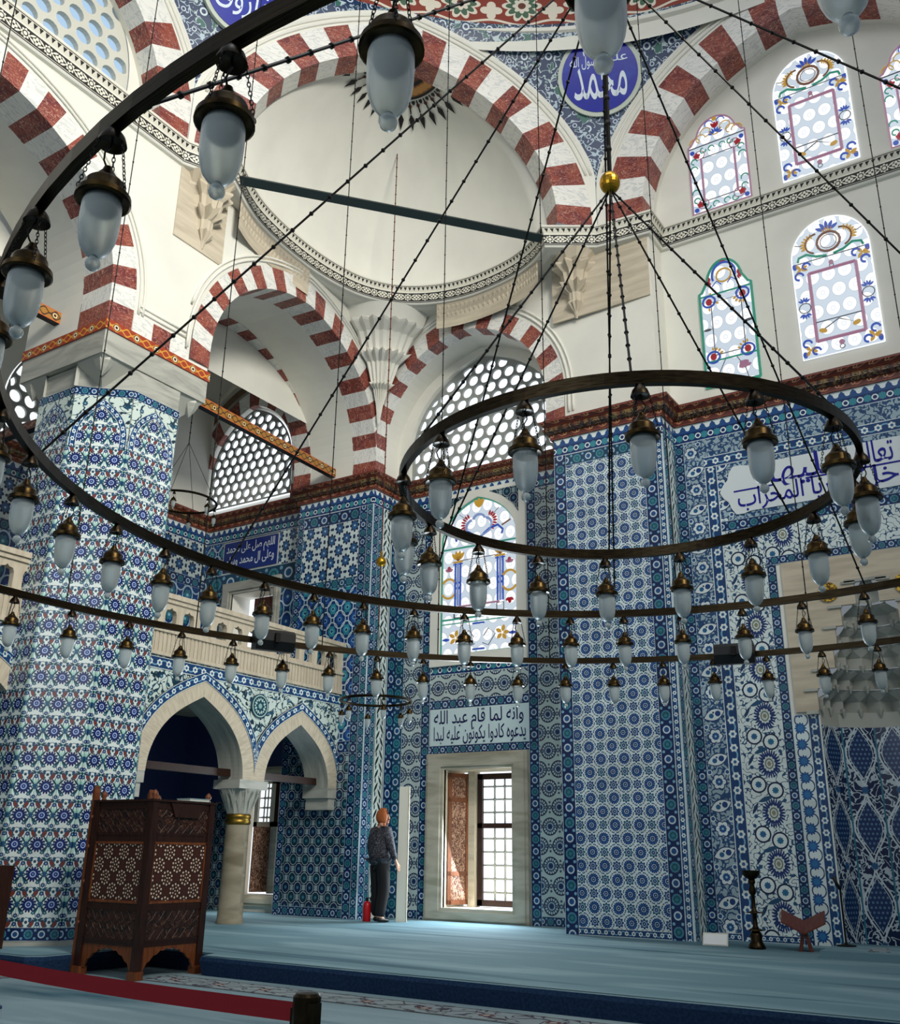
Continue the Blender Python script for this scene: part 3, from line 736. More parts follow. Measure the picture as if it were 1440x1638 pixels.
# wall left and right of the mihrab
def flank(f, s, sg):
    z1 = ZT - .30; cols = [(0, .15, 'border', 'b'), (.15, .46, 'paisley', 'm'), (.46, .65, 'scroll', 'b'), (.65, 1.25, 'palmette', 'm'), (1.25, 1.38, 'border', 'b')]
    for a, b, m_, md in cols:
        top = z1 if a < .4 else 5.62 if a < 1.2 else 5.01
        q = sorted((s + sg * a, s + sg * b)); PN(f, q[0], q[1], 0 if md == 'b' else .09, top, m_, 'tile_border' if md == 'b' else 'tile_field', mode=md)
        if md == 'm': PN(f, q[0], q[1], 0, .09, 'scroll', 'tile_border', mode='h')
    for a, b, z, m_, md in ((1.38, 1.59, 2.86, 'blossom', 'm'), (1.59, 1.74, 2.86, 'scroll', 'b')):
        q = sorted((s + sg * a, s + sg * b)); PN(f, q[0], q[1], 0, z, m_, 'tile_field' if md == 'm' else 'tile_border', mode=md)
flank(F_MIH, 0, 1); ax2 = 2 * (MX - XPR); flank(F_MIH, ax2, -1)
PN(F_MIH, .15, ax2 - .15, ZT - .30, ZT, 'paisley', 'tile_field', uo=.05); PN(F_MIH, 0, .15, ZT - .3, ZT, 'border', 'tile_border', mode='b')
PN(F_MIH, .46, ax2 - .46, ZT - .48, ZT - .30, 'scroll', 'tile_border', mode='h'); PN(F_MIH, .65, ax2 - .65, 5.62, 5.78, 'border', 'tile_border', mode='h'); PN(F_MIH, .65, ax2 - .65, 6.68, ZT - .48, 'border', 'tile_border', mode='h')
PN(F_MIH, .46, .65, 5.62, ZT - .48, 'scroll', 'tile_border', mode='b'); PN(F_MIH, ax2 - .65, ax2 - .46, 5.62, ZT - .48, 'scroll', 'tile_border', mode='b')
PN(F_MIH, 1.25, ax2 - 1.25, 5.13, 5.62, 'palmette', 'tile_field', uo=.1); PN(F_MIH, 1.25, ax2 - 1.25, 5.01, 5.13, 'border', 'tile_border', mode='h')
PN(F_MIH, ax2, F_MIH.L, 0, ZT, 'strap', 'tile_field')
# window wall
w = F_WIN; ws = lambda x: x - XC
for a, b, z0_, z1_, m_, md in ((0, .22, 0, ZT, 'border2', 'b'), (.22, ws(-9.78), .14, ZT, 'wheel', 'm'), (.22, ws(-9.78), 0, .14, 'border', 'h'), (ws(-9.78), ws(-9.60), 0, ZT, 'border', 'b'), (ws(-7.62), ws(-7.44), 0, ZT, 'border', 'b'),
                             (ws(-7.44), ws(-6.72), .14, ZT, 'wheel', 'm'), (ws(-7.44), ws(-6.72), 0, .14, 'border', 'h'), (ws(-6.72), w.L, 0, ZT, 'border', 'b'),
                             (ws(-9.60), ws(-7.62), 3.56, 4.00, 'wheel', 'm'), (ws(-9.60), ws(-7.62), 4.00, 4.15, 'crenel', 'l'), (ws(-9.60), ws(-7.62), 3.40, 3.56, 'border', 'h'), (ws(-9.60), ws(-7.62), 2.64, 2.78, 'border', 'h')):
    PN(w, a, b, z0_, z1_, m_, 'tile_border' if md in 'bh' else 'tile_field', mode=md)
# corner pier: right hand side with the cypress strip, front with three fields
f = F_CORS
PN(f, 0, .15, 0, ZT, 'border', 'tile_border', mode='b'); PN(f, .15, .27, 0, ZT, 'border2', 'tile_border', mode='b'); PN(f, .27, .58, .1, ZT, 'cypress', 'tile_field'); PN(f, .58, f.L, 0, ZT, 'border', 'tile_border', mode='b')
f = F_COR
PN(f, 0, .14, 0, ZT, 'border', 'tile_border', mode='b'); PN(f, f.L - .30, f.L - .13, 0, ZT, 'border', 'tile_border', mode='b'); PN(f, f.L - .13, f.L, 0, ZT, 'border2', 'tile_border', mode='b')
PN(f, .14, f.L - .30, .15, 2.65, 'darklat', 'tile_field'); PN(f, .14, f.L - .30, 0, .15, 'border', 'tile_border', mode='h'); PN(f, .14, f.L - .30, 2.65, 2.85, 'border', 'tile_border', mode='h')
PN(f, .14, f.L - .30, 2.85, 5.65, 'drops', 'tile_field'); PN(f, .14, f.L - .30, 5.65, 5.82, 'border2', 'tile_border', mode='h'); PN(f, .14, f.L - .30, 5.82, 6.92, 'starmesh', 'tile_field'); PN(f, .14, f.L - .30, 6.92, ZT, 'border', 'tile_border', mode='h')
# aisle end wall
f = F_AIS
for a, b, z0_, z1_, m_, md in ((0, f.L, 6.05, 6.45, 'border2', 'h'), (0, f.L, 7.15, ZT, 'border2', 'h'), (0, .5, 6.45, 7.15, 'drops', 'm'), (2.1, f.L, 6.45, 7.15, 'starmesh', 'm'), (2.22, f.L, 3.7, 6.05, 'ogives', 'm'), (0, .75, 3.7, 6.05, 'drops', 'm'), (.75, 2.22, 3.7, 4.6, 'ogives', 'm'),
                              (0, 1.35, 0, 1.9, 'darklat', 'm'), (0, 1.35, 1.9, 3.55, 'navy_shade', 'm'), (2.76, f.L, 0, 3.6, 'darklat', 'm'), (1.35, 2.76, 2.5, 3.55, 'navy_shade', 'm')):
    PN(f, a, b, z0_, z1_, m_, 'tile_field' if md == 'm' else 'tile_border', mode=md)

# --- side aisle: outer wall, gallery floor, vault
WL = empty('wall_left', (-15.1, 7, 0)); struct(WL, 'tiled outer wall of the side aisle beyond the pillar', 'wall')
F_OUT = Fr((-15.1, -4), (-15.1, YM)); mb = MB(); wall_quads(mb, F_OUT, 0, F_OUT.L, LOW, 14); mb.build('masonry', 'plaster', WL)
for a, b, z0_, z1_, m_, md in ((0, F_OUT.L, .15, 1.9, 'darklat', 'm'), (0, F_OUT.L, 1.9, 3.55, 'navy_shade', 'm'), (0, F_OUT.L, 3.7, 6.2, 'ogives', 'm'), (0, F_OUT.L, 6.2, 6.4, 'border', 'h'), (0, F_OUT.L, 6.4, ZT, 'starmesh', 'm'), (0, F_OUT.L, ZC - .3, ZC + .02, 'crenel', 'l')):
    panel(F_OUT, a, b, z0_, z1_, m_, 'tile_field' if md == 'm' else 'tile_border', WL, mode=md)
mb = MB(); mb.box((-13.05, 4.9, 3.62), (4.1, 17.5, .14)); struct(mb.build('gallery_floor', 'stone'), 'floor slab of the gallery over the side aisle', 'floor')
CE = empty('ceiling', (-7.8, 10.4, 12)); struct(CE, 'plastered vaults, half dome and dome rim above the tiled walls', 'ceiling')
mb = MB(); n = 18
for i in range(n):
    a0, a1 = pi * i / n, pi * (i + 1) / n; q = lambda a: (-13.6 - 1.75 * cos(a), 9.0 + 3.0 * sin(a))
    (x0, z0), (x1, z1) = q(a0), q(a1)
    mb.poly([(x0, -4, z0), (x0, 13.7, z0), (x1, 13.7, z1), (x1, -4, z1)], 0, [(0, 0), (17, 0), (17, .4), (0, .4)])
mb.build('aisle_vault', 'plaster', CE, True)
mb = MB(); mb.poly([(-15.1, YM, ZC), (-11.5, YM, ZC), (-11.5, YM, 12.6), (-15.1, YM, 12.6)], 0, [(0, 0), (3.6, 0), (3.6, 5), (0, 5)]); mb.build('end_wall', 'plaster', WL)

# --- red cornice
PROF = [(0, ZC - .005), (.05, ZC + .0), (.05, ZC + .085), (.075, ZC + .09), (.135, ZC + .125), (.145, ZC + .165), (.115, ZC + .205), (.125, ZC + .215), (.19, ZC + .27), (.19, ZC + .30), (0, ZC + .31)]
mb = MB(); sweep(mb, [(-15.1, -4), (-15.1, YM), (-12.23, YM), (-12.23, YC), (XC, YC), (XC, YW), (XPL, YW), (XPL, YP), (XPR, YP), (XPR, YM), (3, YM)], PROF, [0, 0, 2, 1, 1, 1, 2, 0, 0, 2])
o = mb.build('trim_1', ['cornice_red', 'cornice_rope', 'wood_red']); struct(o, 'carved red brown cornice running along the top of the tiles', 'cornice')
# --- black and white painted frieze
FRP = [(-10.0, -5), (-10.0, 7.75), (-9.66, 8.46), (-9.98, 9.2), (-10.12, 9.9), (-10.17, 10.7), (-10.12, 11.4), (-9.93, 12.1), (-9.5, 12.68), (-8.86, 13.04), (-8.14, 13.16), (-7.3, 13.07), (-6.68, 12.84), (-6.28, 12.55), (-5.55, 13.0), (XPR, YP - .02), (XPR, YM), (3, YM)]
def smooth_path(p, a, b, k=4):
    out = p[:a + 1]
    for i in range(a, b):
        p0, p1, p2, p3 = p[max(i - 1, a)], p[i], p[i + 1], p[min(i + 2, b)]
        for j in range(1, k + 1):
            t = j / k; out.append(tuple(.5 * (2 * p1[c] + (p2[c] - p0[c]) * t + (2 * p0[c] - 5 * p1[c] + 4 * p2[c] - p3[c]) * t * t + (3 * p1[c] - p0[c] - 3 * p2[c] + p3[c]) * t ** 3) for c in (0, 1)))
    return out + p[b + 1:]
FRS = smooth_path(FRP, 2, 13)
mb = MB(); sweep(mb, FRS, [(-.12, ZR - .06), (.05, ZR - .03), (.07, ZR), (.09, ZR + .22), (.15, ZR + .33), (.15, ZR + .35), (-.25, ZR + .36)], [2, 2, 0, 1, 2, 2])
o = mb.build('trim_2', ['frieze', 'dentil', 'plaster']); struct(o, 'black and white painted frieze curving under the half dome', 'frieze')

# --- walls above the cornice, with their banded arches
UL = Fr((-10.0, 0), (-10.0, 8.68)); UL2 = Fr((-10.0, 8.68), (XC, YC)); UQ = Fr((XC, YC), (XPR, YP - .0)); 
AR = empty('arch_side', (-10, 10, 9)); struct(AR, 'banded red and white arch over the gallery between pillar and corner pier', 'arch')
zt = ZR + .02
i1 = arch_path(2.345, 2.335, 8.05, 2.03, ZC + .3, .06); e1 = arch_path(2.345, 2.735, 8.05, 2.40, ZC + .3, .08)
e1c = [(max(-.40, min(a, UL2.L)), z) for a, z in e1]
mb = MB(); spandrel(mb, UL2, [(max(0, a), z) for a, z in e1c], 0.0, UL2.L, ZC + .3, zt); mb.build('spandrel', 'plaster', AR)
mb = MB(); voussoirs(mb, UL2, i1, e1c, 27, .012, .52, sub=2); mb.build('voussoir_ring', ['red', 'white'], AR)
mb = MB(); soffit(mb, UL2, i1, -.50, -1.55); mb.build('soffit', 'plaster', AR, True)
mb = MB(); voussoirs(mb, UL2, [(a, z) for a, z in arch_path(2.345, 2.325, 8.05, 2.02, ZC + .3, .06)], [(a, z) for a, z in arch_path(2.345, 2.68, 8.05, 2.36, ZC + .3, .06)], 27, -1.5, .4, sub=2); mb.build('inner_voussoir_ring', ['red', 'white'], AR)
mb = MB()
for k in (.06, .13): moulding(mb, UL2, [(a, z) for a, z in arch_path(2.345, 2.755 + k, 8.05, 2.43 + k, 7.9, .08) if -.5 < a < UL2.L], .022, .01)
mb.build('moulding', 'plaster', AR, True)
# previous bay of the same wall
AL = empty('arch_side', (-10, 4, 9)); struct(AL, 'banded red and white arch at the left edge, above the near pillar block', 'arch')
i2 = arch_path(4.72, 2.15, 8.2, 1.90, 7.70, .08); e2 = arch_path(4.72, 2.55, 8.2, 2.28, 7.70, .1)
mb = MB(); spandrel(mb, UL, e2, 0, 8.68, 7.70, zt); mb.build('spandrel', 'plaster', AL)
mb = MB(); voussoirs(mb, UL, i2, e2, 27, .012, .62, sub=2); mb.build('voussoir_ring', ['red', 'white'], AL)
mb = MB(); soffit(mb, UL, i2, -.6, -1.78); mb.build('soffit', 'plaster', AL, True)
mb = MB()
for k in (.06, .13): moulding(mb, UL, arch_path(4.72, 2.57 + k, 8.2, 2.31 + k, 8.0, .1), .022, .01)
mb.build('moulding', 'plaster', AL, True)
mb = MB()
for a, b, m_ in ((7.28, 7.62, 1), (7.62, 7.94, 0), (7.94, 8.28, 1)): mb.prism([(a, 7.70), (b, 7.70), (b, 7.99), (a, 7.99)], UL, -.02, .012, m_)
mb.build('base_course', ['red', 'white'], AL)
mb = MB()
for z in (8.06, 8.14): mb.tube([UL(7.36, z, .01), UL(8.20, z, .01)], .018, 6)
mb.build('moulding', 'plaster', AL, True)
# qibla wall bay with the round arched grille
AQ = empty('arch_window', (-8.4, 13.2, 9)); struct(AQ, 'banded red and white arch around the pale grille window over the tiles', 'arch')
sc = -8.545 - XC
i3 = arch_path(sc, 1.86, 8.40, 1.76, ZC + .3, .10); e3 = arch_path(sc, 2.22, 8.40, 2.08, ZC + .3, .12); e3c = [(max(0, min(a, UQ.L)), z) for a, z in e3]
mb = MB(); spandrel(mb, UQ, e3c, 0, UQ.L, ZC + .3, zt); mb.build('spandrel', 'plaster', AQ)
mb = MB(); voussoirs(mb, UQ, i3, e3c, 25, .012, .30, sub=2); mb.build('voussoir_ring', ['red', 'white'], AQ)
mb = MB(); soffit(mb, UQ, i3, -.28, -.98); mb.build('soffit', 'plaster', AQ, True)
mb = MB()
for k in (.06, .14): moulding(mb, UQ, [(a, z) for a, z in arch_path(sc, 2.24 + k, 8.40, 2.11 + k, ZC + .5, .12) if 0 < a], .022, .01)
mb.build('moulding', 'plaster', AQ, True)
mb = MB(); mb.poly([(XPR, YP, ZC + .3), (XPR, YM, ZC + .3), (XPR, YM, ZR), (XPR, YP, ZR)], 0, [(0, 0), (.5, 0), (.5, 3), (0, 3)]); mb.build('return', 'plaster', AQ)
# tympanum and grille
FT = Fr((XC - .05, YW - .12), (XPL, YW - .12)); sct = sc - .03
tin = arch_path(sct + .12, 1.62, 8.35, 1.62, ZC + .32, .15); tout = arch_path(sct, 2.06, 8.45, 1.98, ZC + .3, .12)
mb = MB(); A_, B_ = resample(tin, 60), resample(tout, 60)
for k in range(60): mb.poly([FT(*A_[k], 0), FT(*A_[k + 1], 0), FT(*B_[k + 1], 0), FT(*B_[k], 0)], 0, [A_[k], A_[k + 1], B_[k + 1], B_[k]])
soffit(mb, FT, tin, 0, -.14); mb.build('tympanum', 'plaster', AQ)
def grille(fr, outline, pitch, r, d, name_n, label, ox=0, oy=0, th=.05, mat='lattice'):
    W_ = empty('window_%d' % name_n, fr(*outline[0], d)); struct(W_, label, 'window')
    lattice(fr, outline, pitch, r, d, th, 'lattice', W_, mat, ox=ox, oy=oy); fill_arch(fr, outline, d - th - .01, 'sky' if mat == 'lattice' else 'sky_blue', 'glazing', W_); return W_
grille(FT, arch_path(sct + .12, 1.62, 8.35, 1.62, ZC + .32, .15, 30), .262, .108, -.10, 1, 'round arched grille of pale roundels above the stained glass window', .07, .05)

# upper wall of the mihrab: tympanum between the frieze and the great arch
# --- octagon: great arches that carry the dome
AXc = Vector((-2.0, 4.95)); A2, B2 = Vector((-10.0, 7.80)), Vector((-5.55, 13.05))
F_DIA = Fr(A2, B2); F_TOPL = Fr((-10.0, 2.1), A2); F_TOPQ = Fr(B2, (1.55, 13.05))
def great_arch(fr, sc, half, zs, rise, band, label, depth=.42, pt=.22):
    a = empty('arch_dome', fr(sc, zs + rise)); struct(a, label, 'arch'); z0 = ZR + .36
    i_ = arch_path(sc, half, zs, rise, z0, pt); e_ = arch_path(sc, half + band, zs, rise + band - .04, z0, pt + .03); L = fr.L
    ec = [(max(0.02, min(x, L - .02)), z) for x, z in e_]
    mb = MB(); voussoirs(mb, fr, i_, ec, 23, .01, depth, sub=2); mb.build('voussoir_ring', ['red', 'white'], a)
    mb = MB()
    for k in (.08, .18): moulding(mb, fr, [(x, z) for x, z in arch_path(sc, half + band + k, zs, rise + band - .04 + k, z0, pt + .03) if .02 < x < L - .02 and z > 12.2], .028, .01)
    mb.build('moulding', 'plaster', a, True)
    # plain white band outside the voussoirs
    o2 = [(max(.005, min(x, L - .005)), z) for x, z in arch_path(sc, half + band + .30, zs, rise + band + .26, z0, pt + .03)]
    A_, B_ = resample(ec, 70), resample(o2, 70); mb = MB()
    for k in range(70): mb.poly([fr(*A_[k], 0), fr(*A_[k + 1], 0), fr(*B_[k + 1], 0), fr(*B_[k], 0)], 0, [A_[k], A_[k + 1], B_[k + 1], B_[k]])
    mb.build('archivolt', 'plaster', a)
    return a, i_, ec, o2
gd, gd_i, gd_e, gd_o = great_arch(F_DIA, F_DIA.L / 2, 2.68, 11.3, 2.52, .66, 'great banded arch opening into the white half dome')
gq, gq_i, gq_e, gq_o = great_arch(F_TOPQ, F_TOPQ.L / 2, 2.72, 11.3, 2.62, .66, 'great banded arch over the mihrab wall at upper right', .50)
gl, gl_i, gl_e, gl_o = great_arch(F_TOPL, F_TOPL.L / 2, 2.28, 11.3, 2.30, .62, 'great banded arch at upper left beside the grille window', .36)
mb = MB(); soffit(mb, F_TOPQ, gq_i, -.49, -.66); FM2 = Fr((B2.x, YM), (1.55, YM))
mb.poly([FM2(a, z, 0) for a, z in [(0, ZC + .3), (FM2.L, ZC + .3), (FM2.L, 14.6), (0, 14.6)]], 0, [(0, 0), (7, 0), (7, 7), (0, 7)]); mb.build('tympanum', 'plaster', gq)
F_TY = Fr((-10.42, 2.1), (-10.42, 7.80)); lt = arch_path(F_TY.L / 2 + .55, 1.42, 11.9, 1.7, 11.45, .1, 30)
mb = MB(); soffit(mb, F_TOPL, gl_i, -.35, -.45)
A_, B_ = resample(lt, 60), resample(gl_i, 60)
for k in range(60): mb.poly([F_TY(*A_[k], 0), F_TY(*A_[k + 1], 0), F_TY(*B_[k + 1], 0), F_TY(*B_[k], 0)], 0, [A_[k], A_[k + 1], B_[k + 1], B_[k]])
mb.build('tympanum', 'plaster', gl)
grille(F_TY, lt, .33, .125, -.02, 2, 'grille of blue tinted roundels at the upper left', .04, .1, .09, 'lattice_cream')
# half dome
Cn = (A2 + B2) / 2 - F_DIA.N * .41; curve = FRS[2:2 + 11 * 4 + 1]; mb = MB(); nt = 22
plan = [Vector(p) for p in curve]; e0, e1_ = Cn - F_DIA.D * 2.72, Cn + F_DIA.D * 2.72
plan = [e0] + plan[3:-3] + [e1_]; R0 = 11.28; G = []
for p in plan:
    row = [(p.x, p.y, ZR + .3)]
    for k in range(nt + 1):
        t = pi / 2 * k / nt; q = Cn + (p - Cn) * cos(t); row.append((q.x, q.y, R0 + 2.62 * sin(t) + .22 * sin(t) ** 6))
    G.append(row)
for i in range(len(G) - 1):
    for k in range(nt + 1): mb.poly([G[i][k], G[i + 1][k], G[i + 1][k + 1], G[i][k + 1]], 0, [(i * .2, k * .15), (i * .2 + .2, k * .15), (i * .2 + .2, k * .15 + .15), (i * .2, k * .15 + .15)])
o = mb.build('half_dome', 'plaster', CE, True)
bm = bmesh.new(); bm.from_mesh(o.data); bmesh.ops.remove_doubles(bm, verts=bm.verts, dist=1e-4); bm.to_mesh(o.data); bm.free()
# level soffits that close the corner behind the frieze and the pier heads
mb = MB(); cr = [Vector(p) for p in FRS[2:47]]; cx_, cy_ = -10.75, 14.25
for a, b in zip(cr, cr[1:]):
    def out_(p): q = Vector((p.x - Cn.x, p.y - Cn.y)); k = min(2.2 / 1 if 0 else 9, *( [(cx_ - Cn.x) / q.x] if q.x < -1e-3 else []), *([(cy_ - Cn.y) / q.y] if q.y > 1e-3 else []), 9); return Vector((Cn.x + q.x * k, Cn.y + q.y * k))
    a2, b2 = out_(a), out_(b); mb.poly([(a.x, a.y, ZR - .045), (b.x, b.y, ZR - .045), (b2.x, b2.y, ZR - .045), (a2.x, a2.y, ZR - .045)], 0)
mb.build('frieze_soffit', 'plaster', CE)
mb = MB()
for x0_, x1_, y0_, y1_ in ((-12.3, XC, YC, YW + .1), (XPL, XPR, YP, YW), (XC, XPL, YW - .14, YW + .2), (-15.1, -12.2, YM - .06, YM + .2)): mb.box(((x0_ + x1_) / 2, (y0_ + y1_) / 2, ZC + .27), (x1_ - x0_, y1_ - y0_, .08))
mb.build('pier_heads', 'plaster', WF)
# painted medallion at the head of the half dome: dark rim, scalloped gold centre, ring of spear shaped palmettes
_pol = sorted((atan2(-(p - Cn).dot(F_DIA.N), (p - Cn).dot(F_DIA.D)), (p - Cn).length) for p in plan)
def dome_pt(ang, rr, lift=.02):
    """point of the half dome reached by going rr metres down from its head in direction ang (0 = along the wall, pi = other end)"""
    ang = max(.001, min(pi - .001, ang)); R_ = _pol[0][1]
    for (a0, r0), (a1, r1) in zip(_pol, _pol[1:]):
        if a0 <= ang <= a1: R_ = r0 + (r1 - r0) * (ang - a0) / max(a1 - a0, 1e-6)
    t = pi / 2 - rr / 2.75; q = Cn + (F_DIA.D * cos(ang) - F_DIA.N * sin(ang)) * ((R_ - lift) * cos(t)); return Vector((q.x, q.y, R0 - lift + 2.62 * sin(t) + .22 * sin(t) ** 6))
MD = empty('painted_medallion', dome_pt(pi / 2, .2)); struct(MD, 'painted gold and black rosette at the head of the half dome', 'painting')
_dp = dome_pt
def dome_pt(ang, rr, lift=.02): return _dp(ang, rr * 1.25, lift)
mb = MB(); N_ = 24
for k in range(N_):
    a0, a1 = pi * k / N_, pi * (k + 1) / N_
    for r0, r1, m_ in ((.0, .30, 3), (.30, .36, 0), (.36, .52, 1), (.52, .56, 0)): mb.poly([dome_pt(a0, r0), dome_pt(a1, r0), dome_pt(a1, r1), dome_pt(a0, r1)], m_)
for k in range(15):
    a = pi * (k + .5) / 15
    def P(da, r): return dome_pt(a + da / max(r, .2), r, .024)
    for pts, m_ in (([(-.012, .58), (.012, .58), (.012, .78), (-.012, .78)], 0), ([(0, .62), (.035, .66), (0, .72), (-.035, .66)], 2), ([(0, .78), (.048, .87), (0, 1.04), (-.048, .87)], 0), ([(.0, .83), (.02, .87), (0, .95), (-.02, .87)], 4),
                    ([(.03, .60), (.06, .66), (.075, .6), (.05, .575)], 0), ([(-.03, .60), (-.06, .66), (-.075, .6), (-.05, .575)], 0)):
        mb.poly([P(*t) for t in pts], m_)
for k in range(16):
    a = pi * (k + .5) / 16; c_ = [(.44 + .062 * cos(t), .062 * sin(t)) for t in [2 * pi * j / 10 for j in range(10)]]
    mb.poly([dome_pt(a + y / .44, x, .024) for x, y in c_], 5)
mb.build('rosette', [plain('painted_black', '#171310'), plain('painted_ochre', '#8a5a34'), plain('painted_rust', '#7a3a26'), plain('painted_umber', '#5a2c1c'), 'plaster', plain('painted_gold', '#c08a4c')], MD)
# iron tie bar across the half dome
t0, t1 = F_DIA(F_DIA.L / 2 - 2.70, 10.98, -.28), F_DIA(F_DIA.L / 2 + 2.62, 11.02, -.28)
mb = MB(); mb.tube([t0, t1], .095, 4); o = mb.build('beam_tie', 'irongreen'); struct(o, 'dark green tie beam across the opening of the half dome', 'beam')

# --- pendentives, their medallions and the dome rim
def patch(La, Ra, n=26, m_=26):
    g = []
    for k in range(n + 1):
        row = []; pa, pb = Vector(La[k]), Vector(Ra[k])
        ra, rb = (pa.xy - AXc).length, (pb.xy - AXc).length; aa, ab_ = atan2(pa.y - AXc.y, pa.x - AXc.x), atan2(pb.y - AXc.y, pb.x - AXc.x)
        if aa - ab_ > pi: ab_ += 2 * pi
        if ab_ - aa > pi: aa += 2 * pi
        for j in range(m_ + 1):
            t = j / m_; r, a, z = ra + (rb - ra) * t, aa + (ab_ - aa) * t, pa.z + (pb.z - pa.z) * t; row.append((AXc.x + r * cos(a), AXc.y + r * sin(a), z, a * 8, z))
        g.append(row)
    return g
def half_path(fr, path, first, zmin=11.9):
    L = fr.L; h = [p for p in path if (p[0] <= L / 2 + .01 if first else p[0] >= L / 2 - .01)]
    if not first: h = h[::-1]
    h = [p for p in h if p[1] >= zmin]; return [fr(a, z, -.01) for a, z in resample(h, 26)]
def pendentive(La, Ra, label, txt, txt2, txt3, mc, mr):
    P_ = empty('ceiling_pendentive', La[0]); struct(P_, label, 'ceiling'); g = patch(La, Ra); n = len(g) - 1; m_ = len(g[0]) - 1
    mb = MB()
    for k in range(n):
        for j in range(m_):
            q = [g[k][j], g[k][j + 1], g[k + 1][j + 1], g[k + 1][j]]; wd = (Vector(g[k][0][:3]) - Vector(g[k][-1][:3])).length; e = min(j + .5, m_ - j - .5) / m_ * wd
            mb.poly([t[:3] for t in q], 1 if e < .26 else 0, [t[3:] for t in q])
    o = mb.build('tiles', ['pend', 'pendedge'], P_, True)
    # round medallion
    k, j = min(((k, j) for k in range(n) for j in range(m_)), key=lambda t: (Vector(g[t[0]][t[1]][:3]) - Vector(mc)).length)
    # the plane that lies closest under the disc
    pts = [Vector(p[:3]) for row in g for p in row if (Vector(p[:3]) - Vector(mc)).length < mr * 1.15]; c = sum(pts, Vector()) / len(pts)
    inn = (Vector((AXc.x, AXc.y, c.z - 5)) - c).normalized(); rx = Vector((0, 0, 1)).cross(inn).normalized()
    best = None
    for tlt in range(0, 60, 2):
        hv = Vector((inn.x, inn.y, 0)).normalized(); nn = (hv * cos(radians(tlt)) - Vector((0, 0, 1)) * sin(radians(tlt))); sp = max((p - c).dot(nn) for p in pts) - min((p - c).dot(nn) for p in pts)
        if best is None or sp < best[0]: best = (sp, nn)
    nn = best[1]; rx = Vector((0, 0, 1)).cross(nn).normalized(); uy = nn.cross(rx); off = max((p - c).dot(nn) for p in pts) + .015; c = Vector(mc) + nn * (off - (Vector(mc) - c).dot(nn))
    fm = lambda a, z, d=0: tuple(c + rx * a + uy * z + nn * d)
    M_ = empty('calligraphy_medallion', tuple(c)); tag(M_, label.split(' tiles')[0] and txt3, 'medallion', 'pendentive medallions')
    circ = lambda r: [(r * cos(2 * pi * t / 48), r * sin(2 * pi * t / 48)) for t in range(48)]
    mb = MB(); mb.prism(circ(mr), fm, -off - .05, .0, 0); mb.build('rim', plain('medallion_rim', '#c7cfc0'), M_)
    p = Pat('medallion_blue', '#15209a', .25); X.nt = p.nt; n_ = p.noise(3, 2); p.put('#1d3fae', (n_ - .5) * 3); MT['medblue'] = p.done()
    mb = MB(); mb.prism(circ(mr * .9), fm, 0, .012, 0); mb.build('field', 'medblue', M_)
    p = MT['lettering_white'] = MT.get('lettering_white') or plain('white_lettering', '#dce6f0', .3)
    r = mr * .9
    lettering(txt, fm, -r * .70, r * .70, -r * .66, r * .22, .013, 'lettering_white', 'lettering', M_, .004)
    for q, (a0, a1, z0, z1) in zip(txt2, ((-r * .78, -r * .02, r * .16, r * .52), (r * .05, r * .74, r * .24, r * .54), (-r * .42, r * .45, r * .52, r * .84))): lettering(q, fm, a0, a1, z0, z1, .013, 'lettering_white', 'lettering', M_, .006)
    return P_
Ld, Rd = half_path(F_DIA, gd_o, True), half_path(F_DIA, gd_o, False)
Lq = half_path(F_TOPQ, gq_o, True); Rl = half_path(F_TOPL, gl_o, False)
pendentive(Rd, Lq, 'blue floral pendentive tiles to the right of the half dome', 'محمد', ['رسول الله', 'عليه', 'السلام'], 'round blue tile medallion with white script right of the half dome', (-5.19, 12.61, 14.08), .74)
pendentive(Rl, Ld, 'blue floral pendentive tiles at the upper left edge', 'فاروق', ['رضي الله', 'عنه', 'عمر'], 'round blue tile medallion partly hidden by the bronze hoop at upper left', (-9.68, 8.20, 14.25), .72)
mb = MB(); n = 72; prof = [(8.10, 14.50), (8.10, 14.86), (8.02, 14.88), (8.02, 14.96), (8.1, 14.98), (8.05, 16.3)]; ms = [0, 0, 0, 0, 1]
for j in range(len(prof) - 1):
    for k in range(n):
        a0, a1 = radians(60) + radians(160) * k / n, radians(60) + radians(160) * (k + 1) / n; (r0, z0), (r1, z1) = prof[j], prof[j + 1]
        mb.poly([(AXc.x + r0 * cos(a0), AXc.y + r0 * sin(a0), z0), (AXc.x + r0 * cos(a1), AXc.y + r0 * sin(a1), z0), (AXc.x + r1 * cos(a1), AXc.y + r1 * sin(a1), z1), (AXc.x + r1 * cos(a0), AXc.y + r1 * sin(a0), z1)], ms[j],
                [(a0 * 8, 0), (a1 * 8, 0), (a1 * 8, z1 - z0), (a0 * 8, z1 - z0)])
mb.build('dome_rim', ['plaster', 'rim'], CE)
